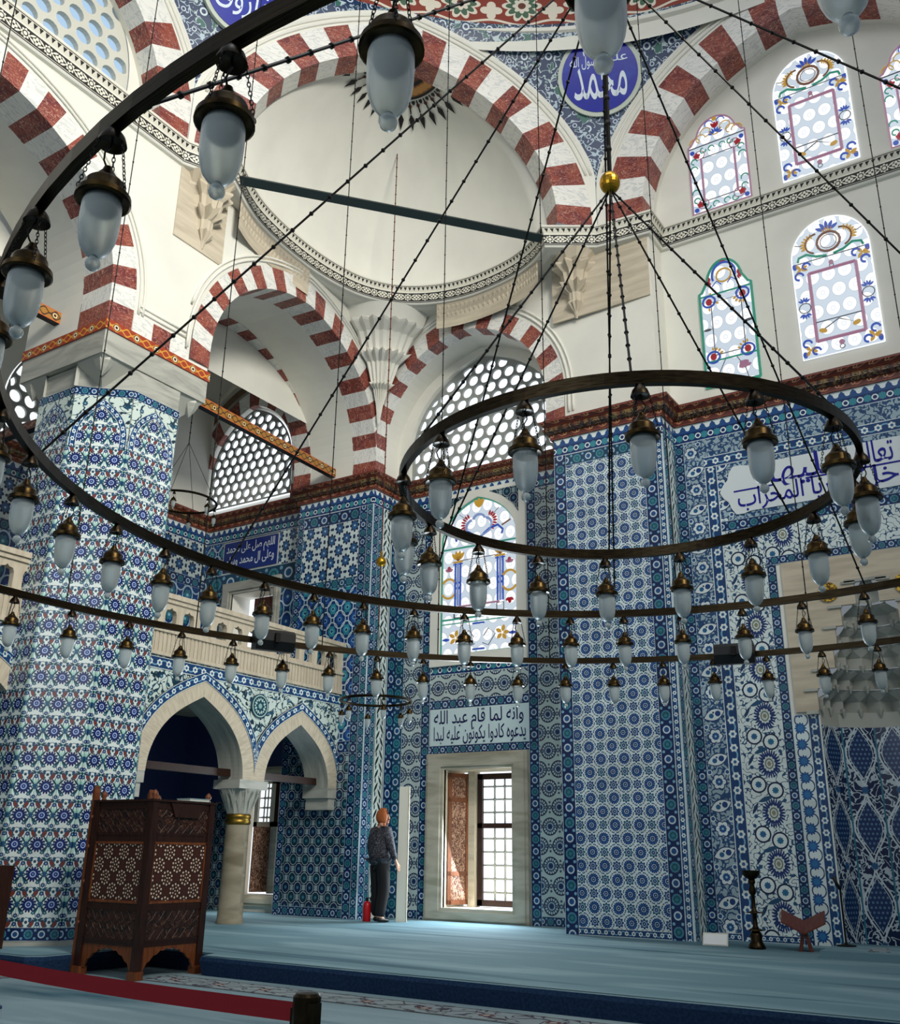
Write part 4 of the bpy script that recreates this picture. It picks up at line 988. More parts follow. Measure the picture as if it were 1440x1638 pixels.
# ------------------------------------------------------------------ pillar, arcade, windows, mihrab
def plate(fr, loops, d, th, name, parent, mat, uvs=1):
    """a plate in a frame with holes: loops[0] outline, the others holes"""
    mb = MB()
    for q in cut(loops): mb.poly([fr(a, z, d) for a, z in q], 0, q)
    for lp in loops:
        for k in range(len(lp)):
            a, b = lp[k], lp[(k + 1) % len(lp)]; mb.poly([fr(*a, d), fr(*b, d), fr(*b, d - th), fr(*a, d - th)], 0, [a, b, (b[0], b[1] + th), (a[0], a[1] + th)])
    return mb.build(name, mat, parent)
def fbar(mb, fr, s0, s1, z0, z1, d0, d1, mat=0):
    mb.prism([(s0, z0), (s1, z0), (s1, z1), (s0, z1)], fr, d0, d1, mat)
def band(mb, fr, inn, out, d, mat=0, n=60):
    A_, B_ = resample(inn, n), resample(out, n); L = 0
    for k in range(n):
        l = hypot(A_[k + 1][0] - A_[k][0], A_[k + 1][1] - A_[k][1]); w_ = hypot(B_[k][0] - A_[k][0], B_[k][1] - A_[k][1]) or .1
        mb.poly([fr(*A_[k], d), fr(*A_[k + 1], d), fr(*B_[k + 1], d), fr(*B_[k], d)], mat, [(0, L / w_), (0, (L + l) / w_), (1, (L + l) / w_), (1, L / w_)]); L += l

# --- octagonal pillar
OC = [(-11.3, 6.95), (-10.54, 6.95), (-9.98, 7.45), (-9.98, 8.22), (-10.5, 8.66), (-11.3, 8.66), (-11.78, 8.22), (-11.78, 7.45)]
PI_ = empty('pillar_octagonal', (-10.9, 7.8, 0)); struct(PI_, 'octagonal pillar tiled with navy blossoms and red tulips at left', 'pillar')
mb = MB(); mb.prism(OC, lambda a, b, d: (a, b, d), 0, 7.17); mb.prism([(x * 1.0, y) for x, y in OC], lambda a, b, d: (-10.88 + (a + 10.88) * 1.03, 7.8 + (b - 7.8) * 1.03, d), LOW, .045); mb.build('shaft', 'greystone', PI_)
for k in range(8):
    f = Fr(OC[k], OC[(k + 1) % 8]); 
    if k > 4: continue
    L = f.L; top = 6.62; half = L / 2 - .10
    panel(f, 0, L, .05, .19, 'border', 'tile_border', PI_, mode='h'); panel(f, 0, L, .19, top - .62, 'tulip', 'tile_field', PI_, uo=.247 * (1.5 - L / 2 / .247 + 3) - .12 * 0, vo=.05)
    cx = [(0, top - .62), (L, top - .62), (L, top + .12), (0, top + .12)]
    mb = MB(); mb.poly([f(a, z, .012) for a, z in cx], 0, [(a + .247 * (4.5 - L / 2 / .247), z + .05) for a, z in cx]); mb.build('tile_field', 'tulip', PI_)
    ap_i, ap_o = arch_path(L / 2, half, top - .50, .40, top - .62, .08), arch_path(L / 2, half + .09, top - .50, .49, top - .62, .09)
    mb = MB(); band(mb, f, ap_i, ap_o, .016); mb.build('tile_arch_border', 'scroll', PI_)
    mb = MB(); spandrel(mb, f, ap_o, 0, L, top - .62, top + .12, .018); mb.build('tile_spandrel', 'leaves', PI_)
    panel(f, 0, L, top + .12, top + .24, 'border', 'tile_border', PI_, mode='h')
x0, x1, y0, y1 = -11.77, -9.98, 6.87, 8.69
mb = MB(); mb.box(((x0 + x1) / 2, (y0 + y1) / 2, 7.44), (x1 - x0, y1 - y0, .50), 0)
for (cx, cy, sx, sy) in ((x1, y0, -1, 1), (x1, y1, -1, -1), (x0, y0, 1, 1), (x0, y1, 1, -1)):
    c = Vector((cx + sx * .02, cy + sy * .02, 7.19)); a = Vector((cx + sx * .56, cy + sy * .04, 7.19)); b = Vector((cx + sx * .04, cy + sy * .56, 7.19)); lo = Vector((cx + sx * .31, cy + sy * .29, 6.86)); i_ = Vector((cx + sx * .62, cy + sy * .62, 7.19))
    m1, m2 = (a + c) / 2, (b + c) / 2
    for t in ((c, m1, lo), (c, lo, m2)): mb.poly(t, 0)
    for mm, e in ((m1, a), (m2, b)):      # two scalloped niches beside the hanging corner
        q = (lo + e) / 2 + Vector((sx * .08, sy * .08, -.08)); dn = Vector((e.x, e.y, 6.86)); mb.poly([mm, e, q], 0); mb.poly([mm, q, lo], 0); mb.poly([e, dn, q], 0); mb.poly([q, dn, lo], 0)
    mb.lathe([(.005, -.16), (.09, -.04), (.13, .04), (.13, .24)], 6, (cx + sx * .15, cy + sy * .15, 7.10), 0)
mb.build('impost_block', 'greystone', PI_)
for P, Q in (((x0, y0), (x1, y0)), ((x1, y0), (x1, y1)), ((x1, y1), (x0, y1))):
    f = Fr(P, Q); panel(f, -.02, f.L + .02, 7.54, 7.69, 'band_red', 'painted_band', PI_, th=.02, mode='l')
def beam(P, Q, z0, h, w_, label, mat='beam_gold', nm='beam'):
    f = Fr(P, Q); B_ = MB(); d = w_ / 2
    for dd in (d, -d): B_.poly([f(0, z0, dd), f(f.L, z0, dd), f(f.L, z0 + h, dd), f(0, z0 + h, dd)], 0, [(0, 0), (f.L, 0), (f.L, h), (0, h)])
    for zz, m_ in ((z0, 1), (z0 + h, 1)): B_.poly([f(0, zz, d), f(f.L, zz, d), f(f.L, zz, -d), f(0, zz, -d)], m_)
    for s_ in (0, f.L): B_.poly([f(s_, z0, d), f(s_, z0, -d), f(s_, z0 + h, -d), f(s_, z0 + h, d)], 1)
    o = B_.build(nm, [mat, 'black']); struct(o, label, 'beam'); return o
beam((-11.2, 8.69), (-11.37, 13.35), 7.86, .17, .12, 'gold painted tie beam from the pillar block to the corner pier')
beam((-11.1, 3.0), (-11.1, 6.87), 7.93, .17, .12, 'gold painted tie beam ending above the pillar block at far left')
beam((-11.9, 7.9), (-15.1, 7.9), 7.15, .14, .12, 'dark painted tie beam crossing the side aisle behind the pillar', 'cornice_red')

# --- arcade under the gallery
AC = empty('wall_arcade', (-10.97, 10, 2)); struct(AC, 'arcade wall of two pointed arches with leafy tile spandrels', 'wall')
AC2 = empty('wall_arcade', (-10.97, 5, 2)); struct(AC2, 'arcade wall at the left edge with part of one pointed arch', 'wall')
def arcade(par, y0_, y1_, arches):
    f = Fr((-10.97, y0_), (-10.97, y1_)); L = f.L; zs = 2.05; segs = []; cur = 0
    mids = [0] + [((a[0] + a[1]) + (b[0] - b[1])) / 2 - y0_ for a, b in zip(arches, arches[1:])] + [L]
    mb, mv, ms, mr = MB(), MB(), MB(), MB()
    for (yc, hf), s0, s1 in zip(arches, mids, mids[1:]):
        sc_ = yc - y0_; rise = hf * 1.04; i_ = arch_path(sc_, hf, zs, rise, zs - .001, .16); e_ = arch_path(sc_, hf + .25, zs, rise + .22, zs - .001, .17); ec = [(max(s0, min(a, s1)), z) for a, z in e_]
        b_ = [(max(s0, min(a, s1)), z) for a, z in arch_path(sc_, hf + .38, zs, rise + .35, zs - .001, .18)]
        spandrel(mb, f, b_, s0, s1, zs, 3.68, 0); band(mv, f, i_, ec, .02); soffit(ms, f, i_, .02, -.5); band(mr, f, ec, b_, .031)
    mb.build('tile_spandrel', 'leaves', par); mv.build('arch_stones', 'stone', par); ms.build('soffit', 'greystone', par, True); mr.build('tile_arch_border', 'scroll', par)
    panel(f, 0, L, 3.47, 3.64, 'scroll', 'tile_border', par, mode='h')
    mk = MB(); wall_quads(mk, f, 0, L, 3.3, 3.68, (), 0, -.5); mk.build('back', 'plaster', par)
    # gallery front: fluted fascia, pierced parapet and rails
    mf = MB(); fbar(mf, f, 0, L, 3.66, 3.71, -.1, .05); k = int(L / .075)
    for j in range(k): a = L * j / k; mf.prism([(a + .012, 3.71), (a + L / k - .012, 3.71), (a + L / k - .012, 4.0), (a + .012, 4.0)], f, 0, .032)
    fbar(mf, f, 0, L, 3.71, 4.0, -.08, .018); fbar(mf, f, 0, L, 4.0, 4.045, -.08, .06); mf.build('fluted_fascia', 'beige', par)
    holes = []; n_ = int((L - .3) / .34)
    for j in range(n_):
        c = L - .28 - j * .34; holes.append([(c - .105, 4.09), (c + .105, 4.09), (c + .105, 4.28), (c + .085, 4.335), (c + .03, 4.345), (c, 4.375), (c - .03, 4.345), (c - .085, 4.335), (c - .105, 4.28)])
    plate(f, [[(0, 4.04), (L, 4.04), (L, 4.46), (0, 4.46)]] + holes, .03, .09, 'parapet', par, 'beige')
    mf = MB(); fbar(mf, f, 0, L, 4.44, 4.50, -.09, .06); fbar(mf, f, 0, L, 4.50, 4.57, -.11, .09); mf.build('handrail', 'beige', par)
mb = MB(); mb.prism([(.19 * cos(2 * pi * k / 32), .19 * sin(2 * pi * k / 32)) for k in range(32)], lambda a, b, d: (-10.97 + d, 11.32 + a, 3.20 + b), -.02, .035); MT['rosetile'] = None
p = Pat('tile_rosette_teal', '#1d4a58', .25); p.put('#b9cfca', ring(p.u, p.v, .165, .008)); p.put('#b9cfca', flower(p.u, p.v, .13, 16, .3)); p.put('#1d4a58', flower(p.u, p.v, .10, 8, .3)); p.put('#8fb4b4', flower(p.u, p.v, .045, 8, .3)); MT['rosetile'] = p.done(); mb.build('rosette_tile', 'rosetile', AC)
arcade(AC, 8.55, 13.35, [(10.13, .94), (12.33, .78)])
arcade(AC2, 2.0, 7.28, [(4.0, .94), (6.36, .94)])
o = MB(); 
for yy in (9.0, 13.24): o.box((-11.22, yy, 1.97), (.56, .28 if yy > 10 else .35, .16)); o.box((-11.22, yy + (.02 if yy > 10 else 0), 1.80), (.50, .2 if yy > 10 else .3, .2))
o.box((-11.22, 7.33, 1.97), (.56, .3, .16))
o.build('brackets', 'greystone', AC)
for y0_, y1_, lb in ((8.7, 11.2, 'dark wooden tie bar across the larger arcade arch'), (11.4, 13.2, 'dark wooden tie bar across the smaller arcade arch'), (3, 7.2, 'dark wooden tie bar across the arcade arch at left edge')):
    mb = MB(); mb.box((-11.25, (y0_ + y1_) / 2, 2.16), (.09, y1_ - y0_, .11)); struct(mb.build('beam', 'wood'), lb, 'beam')
CO = local('column', (-11.2, 11.3, 0)); struct(CO, 'weathered marble column with gilt collar under the arcade', 'column')
lpart(MB().lathe([(.20, 0), (.20, .05), (.19, .07), (.185, .5), (.178, 1.42)], 32), 'shaft', 'oldmarble', CO, 40)
lpart(MB().lathe([(.18, 1.40), (.195, 1.42), (.195, 1.46), (.182, 1.48), (.195, 1.50), (.195, 1.54), (.18, 1.56)], 32), 'collar', 'gilt_band', CO, True)
mb = MB(); mb.lathe([(.18, 1.55), (.24, 1.72), (.33, 1.93)], 8, rot=pi / 8); mb.box((0, 0, 1.99), (.56, .62, .13))
for k in range(8):       # carved lozenge facets
    a = k * pi / 4; e = a - pi / 8; g_ = a + pi / 8; P = lambda r, t, z: (r * cos(t), r * sin(t), z)
    mb.poly([P(.185, a, 1.57), P(.255, g_ * .45 + a * .55, 1.75), P(.33, a, 1.92), P(.255, e * .45 + a * .55, 1.75)], 0); mb.poly([P(.20, e, 1.6), P(.34, e + .16, 1.93), P(.30, e, 1.84), P(.34, e - .16, 1.93)], 0)
lpart(mb, 'capital', 'greystone', CO)

# --- low window of the window wall (marble frame, open carved shutter, barred casement)
def frame_loops(f, a0, a1, z0, z1, b0, b1, c0, c1, par, d=.02, th=.10, name='frame', mat='stone'):
    plate(f, [[(a0, z0), (a1, z0), (a1, z1), (a0, z1)], [(b0, c0), (b1, c0), (b1, c1), (b0, c1)]], d + th, th, name, par, mat)
    e = .05; plate(f, [[(a0 + e, z0 + e), (a1 - e, z0 + e), (a1 - e, z1 - e), (a0 + e, z1 - e)], [(b0 - e, c0 - e), (b1 + e, c0 - e), (b1 + e, c1 + e), (b0 - e, c1 + e)]], d + th + .03, .04, 'moulding', par, mat)
def casement(par, f, a0, a1, z0, z1, d, nx, nz, mid=None, mat='wood_light'):
    C_ = MB(); e = .095
    for q in ((a0, a0 + e, z0, z1), (a1 - e, a1, z0, z1), (a0, a1, z0, z0 + e), (a0, a1, z1 - e, z1)): fbar(C_, f, *q, d - .05, d)
    if mid: fbar(C_, f, a0, a1, mid - .04, mid + .04, d - .05, d)
    c = C_.build('casement', mat, par); G_ = MB()
    for i in range(1, nx): x = a0 + e + (a1 - a0 - 2 * e) * i / nx; G_.tube([f(x, z0, d - .09), f(x, z1, d - .09)], .015, 6)
    for i in range(1, nz): z = z0 + (z1 - z0) * i / nz; G_.tube([f(a0, z, d - .09), f(a1, z, d - .09)], .015, 6)
    for i in range(1, nx):
        for j in range(1, nz): G_.sphere(f(a0 + e + (a1 - a0 - 2 * e) * i / nx, z0 + (z1 - z0) * j / nz, d - .09), .03, 8, 6)
    G_.build('iron_grid', 'greystone', c); return c
WN = empty('window_3', (-8.6, YW, 1.3)); struct(WN, 'low marble framed window with open carved shutter right of the standing person', 'window')
f = F_WIN; b0, b1 = w0[0], w0[1]
frame_loops(f, ws(-9.60), ws(-7.63), -.02, 2.64, b0, b1, .20, 2.37, WN, 0, .09, mat='framestone')
mb = MB()
for A_, B_ in (((b0, .2), (b1, .2)), ((b1, .2), (b1, 2.37)), ((b1, 2.37), (b0, 2.37)), ((b0, 2.37), (b0, .2))): mb.poly([f(*A_, .05), f(*B_, .05), f(*B_, -.6), f(*A_, -.6)], 0, [(0, 0), (2, 0), (2, .6), (0, .6)])
mb.build('reveal', 'stone', WN)
mb = MB(); mb.poly([f(b0 - .2, 0, -.66), f(b1 + .2, 0, -.66), f(b1 + .2, 2.6, -.66), f(b0 - .2, 2.6, -.66)], 0); mb.build('glazing', 'sky', WN)
casement(WN, f, ws(-8.90), b1, .22, 2.33, -.46, 4, 10, 1.48, 'wood')
mb = MB(); fbar(mb, f, ws(-9.06), ws(-8.92), .2, 2.37, -.58, -.40); mb.build('mullion', 'stone', WN)
fs = Fr(f(b0 + .012, 0, -.06)[:2], f(b0 + .20, 0, -.42)[:2]); SH = MB(); fbar(SH, fs, 0, fs.L, .24, 2.33, -.03, .0); o = SH.build('shutter', 'shutter', WN)
SH = MB()
for q in ((0, .07, .24, 2.33), (fs.L - .06, fs.L, .24, 2.33), (0, fs.L, .24, .31), (0, fs.L, .68, .75), (0, fs.L, 1.86, 1.93), (0, fs.L, 2.26, 2.33)): fbar(SH, fs, *q, -.035, .014)
SH.build('shutter_frame', 'wood_light', o)
mb = MB(); h = b1 - .035
for z in (1.05, 1.95): mb.tube([f(h, z - .06, -.49), f(h, z + .06, -.49)], .012, 6); mb.tube([f(h, z, -.49), f(h - .0, z + .03, -.43)], .01, 6)
mb.build('latch', 'greystone', WN)
# aisle windows
WN2 = empty('window_4', (-13, YM, 1.3)); struct(WN2, 'barred window with open shutter seen behind the column', 'window'); f = F_AIS; a0, a1 = wA[0], wA[1]
mb = MB()
for A_, B_ in (((a0, .28), (a1, .28)), ((a1, .28), (a1, 2.35)), ((a1, 2.35), (a0, 2.35)), ((a0, 2.35), (a0, .28))): mb.poly([f(*A_, .03), f(*B_, .03), f(*B_, -.5), f(*A_, -.5)], 0)
mb.build('reveal', 'stone', WN2); mb = MB(); mb.poly([f(a0 - .1, .2, -.55), f(a1 + .1, .2, -.55), f(a1 + .1, 2.45, -.55), f(a0 - .1, 2.45, -.55)], 0); mb.build('glazing', 'sky', WN2)
frame_loops(f, a0 - .14, a1 + .14, .1, 2.5, a0, a1, .28, 2.35, WN2, 0, .05)
casement(WN2, f, a0 + .62, a1, .3, 2.33, -.40, 3, 9, 1.5, 'wood'); casement(WN2, f, a0 + .1, a0 + .62, 1.45, 2.33, -.40, 4, 5, None, 'white_paint')
mb = MB(); fs = Fr(f(a0 + .42, 0, -.1)[:2], f(a0 + .58, 0, -.42)[:2]); fbar(mb, fs, 0, fs.L, .32, 1.45, -.03, 0); mb.build('shutter', 'shutter', WN2)
mb = MB(); mb.lathe([(.09, .3), (.09, 1.45)], 10, f(a0 + .74, 0, -.33)); mb.build('post', 'greystone', WN2)
WN3 = empty('window_5', (-13.6, YM, 5.4)); struct(WN3, 'marble framed gallery window with a dark red wooden shutter', 'window'); a0, a1 = wG[0], wG[1]
frame_loops(f, a0 - .26, a1 + .16, 4.55, 6.22, a0, a1, 4.75, 5.98, WN3, 0, .07, mat='greystone')
mb = MB()
for A_, B_ in (((a0, 4.75), (a1, 4.75)), ((a1, 4.75), (a1, 5.98)), ((a1, 5.98), (a0, 5.98)), ((a0, 5.98), (a0, 4.75))): mb.poly([f(*A_, .03), f(*B_, .03), f(*B_, -.5), f(*A_, -.5)], 0)
mb.build('reveal', 'plaster', WN3); mb = MB(); mb.poly([f(a0, 4.7, -.5), f(a1, 4.7, -.5), f(a1, 6, -.5), f(a0, 6, -.5)], 0); mb.build('glazing', 'sky', WN3)
mb = MB(); fbar(mb, f, a0 + .25, a1, 5.42, 5.95, -.44, -.38); fbar(mb, f, a0 + .25, a0 + .5, 4.8, 5.42, -.44, -.40); mb.build('shutter', 'wood_red', WN3)

# aisle tympanum: round arched grille with its bands
WG = grille(Fr((-15.1, YM - .14), (-12.23, YM - .14)), arch_path(1.22, 1.18, 8.55, 1.38, ZC + .42, .12, 30), .235, .097, .0, 6, 'round arched grille of pale roundels above the gallery', .05, .04)
FA = Fr((-15.1, YM - .15), (-11.9, YM - .15)); mb = MB()
ii, ee = arch_path(1.22, 1.24, 8.55, 1.46, ZC + .3, .12), arch_path(1.22, 1.62, 8.55, 1.84, ZC + .3, .12); voussoirs(mb, FA, ii, ee, 21, .05, .12, sub=2); mb.build('voussoir_ring', ['red', 'white'], WG)
mb = MB(); band(mb, FA, arch_path(1.22, 1.72, 8.55, 1.94, 8.3, .12), arch_path(1.22, 1.90, 8.55, 2.12, 8.3, .12), .03); mb.build('painted_band', 'cornice_rope', WG)
mb = MB(); band(mb, FA, arch_path(1.22, 2.02, 8.55, 2.24, 8.3, .12), arch_path(1.22, 2.12, 8.55, 2.34, 8.3, .12), .03); mb.build('painted_fringe', 'dentil', WG)
# grilles of the outer wall, left of the pillar
grille(Fr((-15.04, 8.3), (-15.04, 11.3)), arch_path(1.5, 1.25, 8.6, 1.35, ZC + .36, .1, 30), .30, .12, 0, 7, 'grille of pale roundels left of the pillar', .05, .05)
grille(Fr((-15.04, 4.2), (-15.04, 7.2)), arch_path(1.5, 1.25, 8.6, 1.35, ZC + .36, .1, 30), .30, .12, 0, 8, 'grille of pale roundels in the next bay of the side aisle', .05, .05)

# --- stained glass windows
class Glass:
    def __init__(s, fr, ac, d): s.fr, s.ac, s.d, s.p = fr, ac, d, {}
    def mb(s, c): return s.p.setdefault(c, MB())
    def line(s, c, pts, w=.02): s.mb(c).tube([s.fr(s.ac + a, z, s.d) for a, z in pts], w / 2, 5)
    def arc(s, c, x, z, r, a0, a1, w=.02, n=16, rz=1):
        s.line(c, [(x + r * cos(radians(a0 + (a1 - a0) * k / n)), z + rz * r * sin(radians(a0 + (a1 - a0) * k / n))) for k in range(n + 1)], w)
    def blob(s, c, x, z, rx, rz, ang=0, n=12, pt=0):
        ca, sa = cos(radians(ang)), sin(radians(ang)); q = []
        for k in range(n):
            t = 2 * pi * k / n; a, b = rx * cos(t), rz * sin(t) * (1 - pt * abs(cos(t))); q.append((s.ac + x + a * ca - b * sa, z + a * sa + b * ca))
        s.mb(c).prism(q, s.fr, s.d - .008, s.d + .008)
    def fan(s, c, x, z, r0, r1, a0, a1, n, w):
        for k in range(n):
            a = a0 + (a1 - a0) * k / max(n - 1, 1); r = (r0 + r1) / 2; s.blob(c, x + r * cos(radians(a)), z + r * sin(radians(a)), (r1 - r0) / 2, w, a, 10, .5)
    def both(s, fn):
        for m in (1, -1): fn(m)
    def build(s, par):
        nm = dict(g='green_glass', b='blue_glass', y='amber_glass', r='ruby_glass', m='mauve_glass', l='lead_line', w='clear_glass', o='brown_glass', k='pale_blue_glass')
        for c, m_ in s.p.items(): m_.build(nm[c] + '_pieces', GL[c], par)
def arch_out(hw, zb, zs, zt_, pointed):
    if pointed: a = [(hw * cos(t) if 0 else hw - (hw) * (k / 12) ** 1.0 * 0 - hw * (1 - cos(pi / 2 * k / 12)), zs + (zt_ - zs) * (sin(pi / 2 * k / 12) * .86 + .14 * (k / 12) ** 3)) for k in range(13) for t in [0]]
    else: a = [(hw * cos(pi / 2 * k / 12), zs + (zt_ - zs) * sin(pi / 2 * k / 12)) for k in range(13)]
    return [(hw, zb)] + a + [(-x, z) for x, z in a[-2::-1]] + [(-hw, zb)]
def shoulder_out(hw, zb, zs, zt_):
    r = hw * .68; a = [(hw, zb), (hw, zs), (hw * .9, zs + .02), (hw * .8, zs + .10)] + [(r * cos(t) * 1.0, zs + .12 + (zt_ - zs - .12) * sin(t)) for t in [pi / 2 * (.12 + .88 * k / 9) for k in range(10)]]
    return a + [(-x, z) for x, z in a[-2::-1]]
nwin = [9]
def stained(fr, ac, hw, zb, zs, zt_, label, style, d=.02):
    W_ = empty('window_%d' % nwin[0], fr(ac, zb, d)); nwin[0] += 1; struct(W_, label, 'window')
    out = shoulder_out(hw, zb, zs, zt_) if style in ('green', 'mauve') else arch_out(hw, zb, zs, zt_, style == 'big')
    L = [(ac + a, z) for a, z in out]; mb = MB(); mb.poly([fr(a, z, d - .012) for a, z in L], 0, [(a * 1.0 + .06, z) for a, z in out]); mb.build('panes', 'panes', W_)
    g = Glass(fr, ac, d)
    if style == 'green':
        g.line('g', out + [out[0]], .045); H = zs - zb; t0 = zs - .06; g.line('g', [(-hw, t0), (hw, t0)], .03); b0_ = zb + H * .26; g.line('g', [(-hw, b0_), (hw, b0_)], .03)
        iw = hw * .58; z1_, z2_ = b0_ + .10, t0 - .14; g.line('l', [(-iw, z1_), (iw, z1_), (iw, z2_), (-iw, z2_), (-iw, z1_)], .018); zc_ = (zs + zt_) / 2 + .02
        g.arc('y', 0, zc_ - .04, .12, 0, 360, .03); g.arc('b', 0, zc_ - .02, .19, -20, 200, .04, 18, 1.15); g.fan('r', 0, zc_ + .18, .0, .1, 60, 120, 3, .025)
        def side(m):
            g.fan('r', m * .2, zc_ - .1, .03, .11, -60 if m > 0 else 240, 60 if m > 0 else 120, 7, .014); g.line('b', [(m * .2, zc_ - .2), (m * .12, zc_ - .12), (m * .05, zc_ - .2)], .02)
            for zz, sg in ((z2_ + .02, 1), (z1_ - .02, -1)):
                g.blob('r', m * (iw + .03), zz, .05, .06); g.arc('b', m * (iw + .03), zz + sg * .01, .10, 0, 360, .035); g.fan('y', m * (iw + .03), zz, .11, .17, (200 if m > 0 else -20) if sg > 0 else (160 if m > 0 else 20), (270) if sg > 0 else 90, 4, .018); g.blob('k', m * (iw - .05), zz + sg * .06, .05, .02, 40 * m * sg)
            g.blob('l', m * (hw + iw) / 2, (z1_ + z2_) / 2, .06, .02); g.line('l', [(m * iw, (z1_ + z2_) / 2), (m * hw, (z1_ + z2_) / 2)], .01)
            g.line('l', [(m * hw * .6, zb), (m * hw * .5, zb + .2), (m * hw * .2, b0_)], .014)
        g.both(side); g.blob('m', hw * .45, (zb + b0_) / 2 + .05, .09, .07, 30, 8, .4); g.fan('m', hw * .45, (zb + b0_) / 2, .03, .12, 20, 120, 3, .03)
    elif style == 'mauve':
        g.line('m', out + [out[0]], .03); t0 = zs - .04; g.line('l', [(-hw, t0), (hw, t0)], .02); iw = hw * .58; z1_, z2_ = zb + .20, t0 - .26
        g.line('m', [(-iw, z1_), (-iw, z2_)], .04); g.line('m', [(iw, z1_), (iw, z2_)], .04); g.line('l', [(-iw, z1_), (iw, z1_)], .015); g.line('l', [(-iw, z2_), (iw, z2_)], .015); zc_ = (zs + zt_) / 2
        g.fan('b', 0, zc_ - .12, .03, .13, 10, 170, 7, .018); g.fan('r', 0, zc_ + .0, .0, .13, 60, 120, 3, .03); g.arc('y', 0, zc_ - .03, .10, 180, 360, .02); g.blob('y', 0, zc_ + .2, .04, .05)
        def side(m):
            g.arc('y', m * .17, zc_ - .02, .09, -90, 200, .018); g.arc('y', m * .26, zc_ - .12, .08, 0, 250, .018); g.arc('b', m * .1, zc_ + .12, .07, 0, 200, .018); g.arc('y', m * hw * .75, zs + .06, .09, 0, 180, .018)
            for zz, sg in ((z2_ + .08, 1), (z1_ - .04, -1)):
                x = m * (iw + .07); g.fan('r', x, zz, .0, .065, 18, 306, 5, .028); g.blob('b', x + m * .07, zz + sg * .09, .04, .04); g.arc('g', x + m * .05, zz - sg * .1, .05, 0, 270, .022); g.arc('g', x - m * .12, zz + sg * .08, .05, 90, 360, .022); g.arc('m', x - m * .05, zz, .09, 0, 360, .018); g.arc('g', x - m * .26, zz + sg * .07, .05, 0, 250, .02); g.arc('g', x + m * .06, zz - sg * .26, .06, 0, 200, .022)
        g.both(side)
    elif style == 'large':
        g.line('w', out + [out[0]], .02); t0 = zs - .05; g.line('l', [(-hw, t0), (hw, t0)], .014); iw = hw * .60; z1_, z2_ = zb + .26, t0 - .22; zc_ = zs + (zt_ - zs) * .42
        for q in (((-iw, z1_), (iw, z1_)), ((-iw, z2_), (iw, z2_)), ((-iw, z1_), (-iw, z2_)), ((iw, z1_), (iw, z2_))): g.line('m', q, .055)
        zq = z1_ + (z2_ - z1_) * .27; g.line('l', [(-iw, zq), (iw, zq)], .016); zd = (z1_ + zq) / 2; g.line('l', [(-iw * .75, zd), (0, zq - .02), (iw * .75, zd), (0, z1_ + .03), (-iw * .75, zd)], .016); g.blob('y', iw * .7, zd, .06, .035, 20); g.blob('y', -iw * .7, zd, .06, .035, -20)
        g.arc('o', 0, zc_ - .06, .17, 0, 360, .04); g.arc('o', 0, zc_ - .06, .12, 0, 360, .012); g.fan('b', 0, zc_ + .12, .04, .19, 30, 150, 5, .03); g.fan('y', 0, zc_ + .10, .03, .12, 40, 140, 4, .015); g.blob('m', 0, z2_ + .10, .035, .04); g.arc('l', 0, z2_ + .05, .03, 0, 360, .012); g.blob('m', 0, z1_ - .10, .04, .04); g.arc('l', 0, z1_ - .17, .035, 0, 360, .012)
        def side(m):
            g.arc('o', m * .17, zc_ - .04, .17, -70 if m > 0 else 250, 90, .03); g.fan('y', m * .22, zc_ - .04, .10, .20, -20 if m > 0 else 200, 80 if m > 0 else 100, 7, .02)
            g.line('g', [(m * .05, t0 + .02), (m * .2, t0 + .05), (m * .34, t0 + .13), (m * .46, t0 + .10), (m * .48, t0 + .03)], .04); g.line('l', [(m * hw * .7, zs + .25), (m * hw * .9, zs + .3)], .012)
            for zz, sg in ((z2_ + .06, 1), (z1_ - .06, -1)):
                x = m * (iw + .09); g.fan('y', x + m * .02, zz + sg * .06, .0, .11, 20, 340, 4, .03); g.arc('b', x + m * .05, zz - sg * .06, .06, 0, 270, .035); g.arc('b', x - m * .07, zz + sg * .09, .055, 0, 270, .035); g.blob('b', x + m * .1, zz + sg * .12, .035, .05)
            zm = (z1_ + z2_) / 2 + .02; x = m * (hw + iw) / 2; g.arc('l', x, zm, .085, 0, 360, .014); g.fan('b', x, zm + .09, .02, .10, 30, 150, 5, .016); g.fan('b', x, zm - .09, .02, .10, 210, 330, 5, .016)
            for zz in (z1_ + .3, z1_ + .55, z2_ - .25): g.blob('o', m * iw, zz, .025, .03)
        g.both(side)
    elif style == 'big':
        g.line('g', out + [out[0]], .05)
        for zz in (6.30, 4.98, 4.90): g.line('g', [(-hw, zz), (hw, zz)], .035 if zz != 4.90 else .02)
        cw = hw * .56
        def side(m):
            for dx in (-.055, .055): g.line('b', [(m * cw + dx, 5.22), (m * cw + dx, 6.02)], .035)
            g.line('k', [(m * cw, 5.22), (m * cw, 6.02)], .05); g.arc('b', m * cw, 5.60, .06, 0, 360, .035); g.line('y', [(m * cw - .1, 6.04), (m * cw + .1, 6.04)], .04); g.line('b', [(m * cw - .1, 6.0), (m * cw + .1, 6.0)], .025)
            g.fan('y', m * cw, 6.06, .02, .2, 50, 130, 4, .04); g.fan('o', m * cw, 6.06, .0, .12, 60, 120, 3, .03); g.line('l', [(m * cw - .07, 5.0), (m * cw + .07, 5.0), (m * cw + .07, 5.18), (m * cw - .07, 5.18), (m * cw - .07, 5.0)], .03 if m < 0 else .02)
            if m > 0: g.line('m', [(m * cw - .07, 5.03), (m * cw + .07, 5.03)], .04)
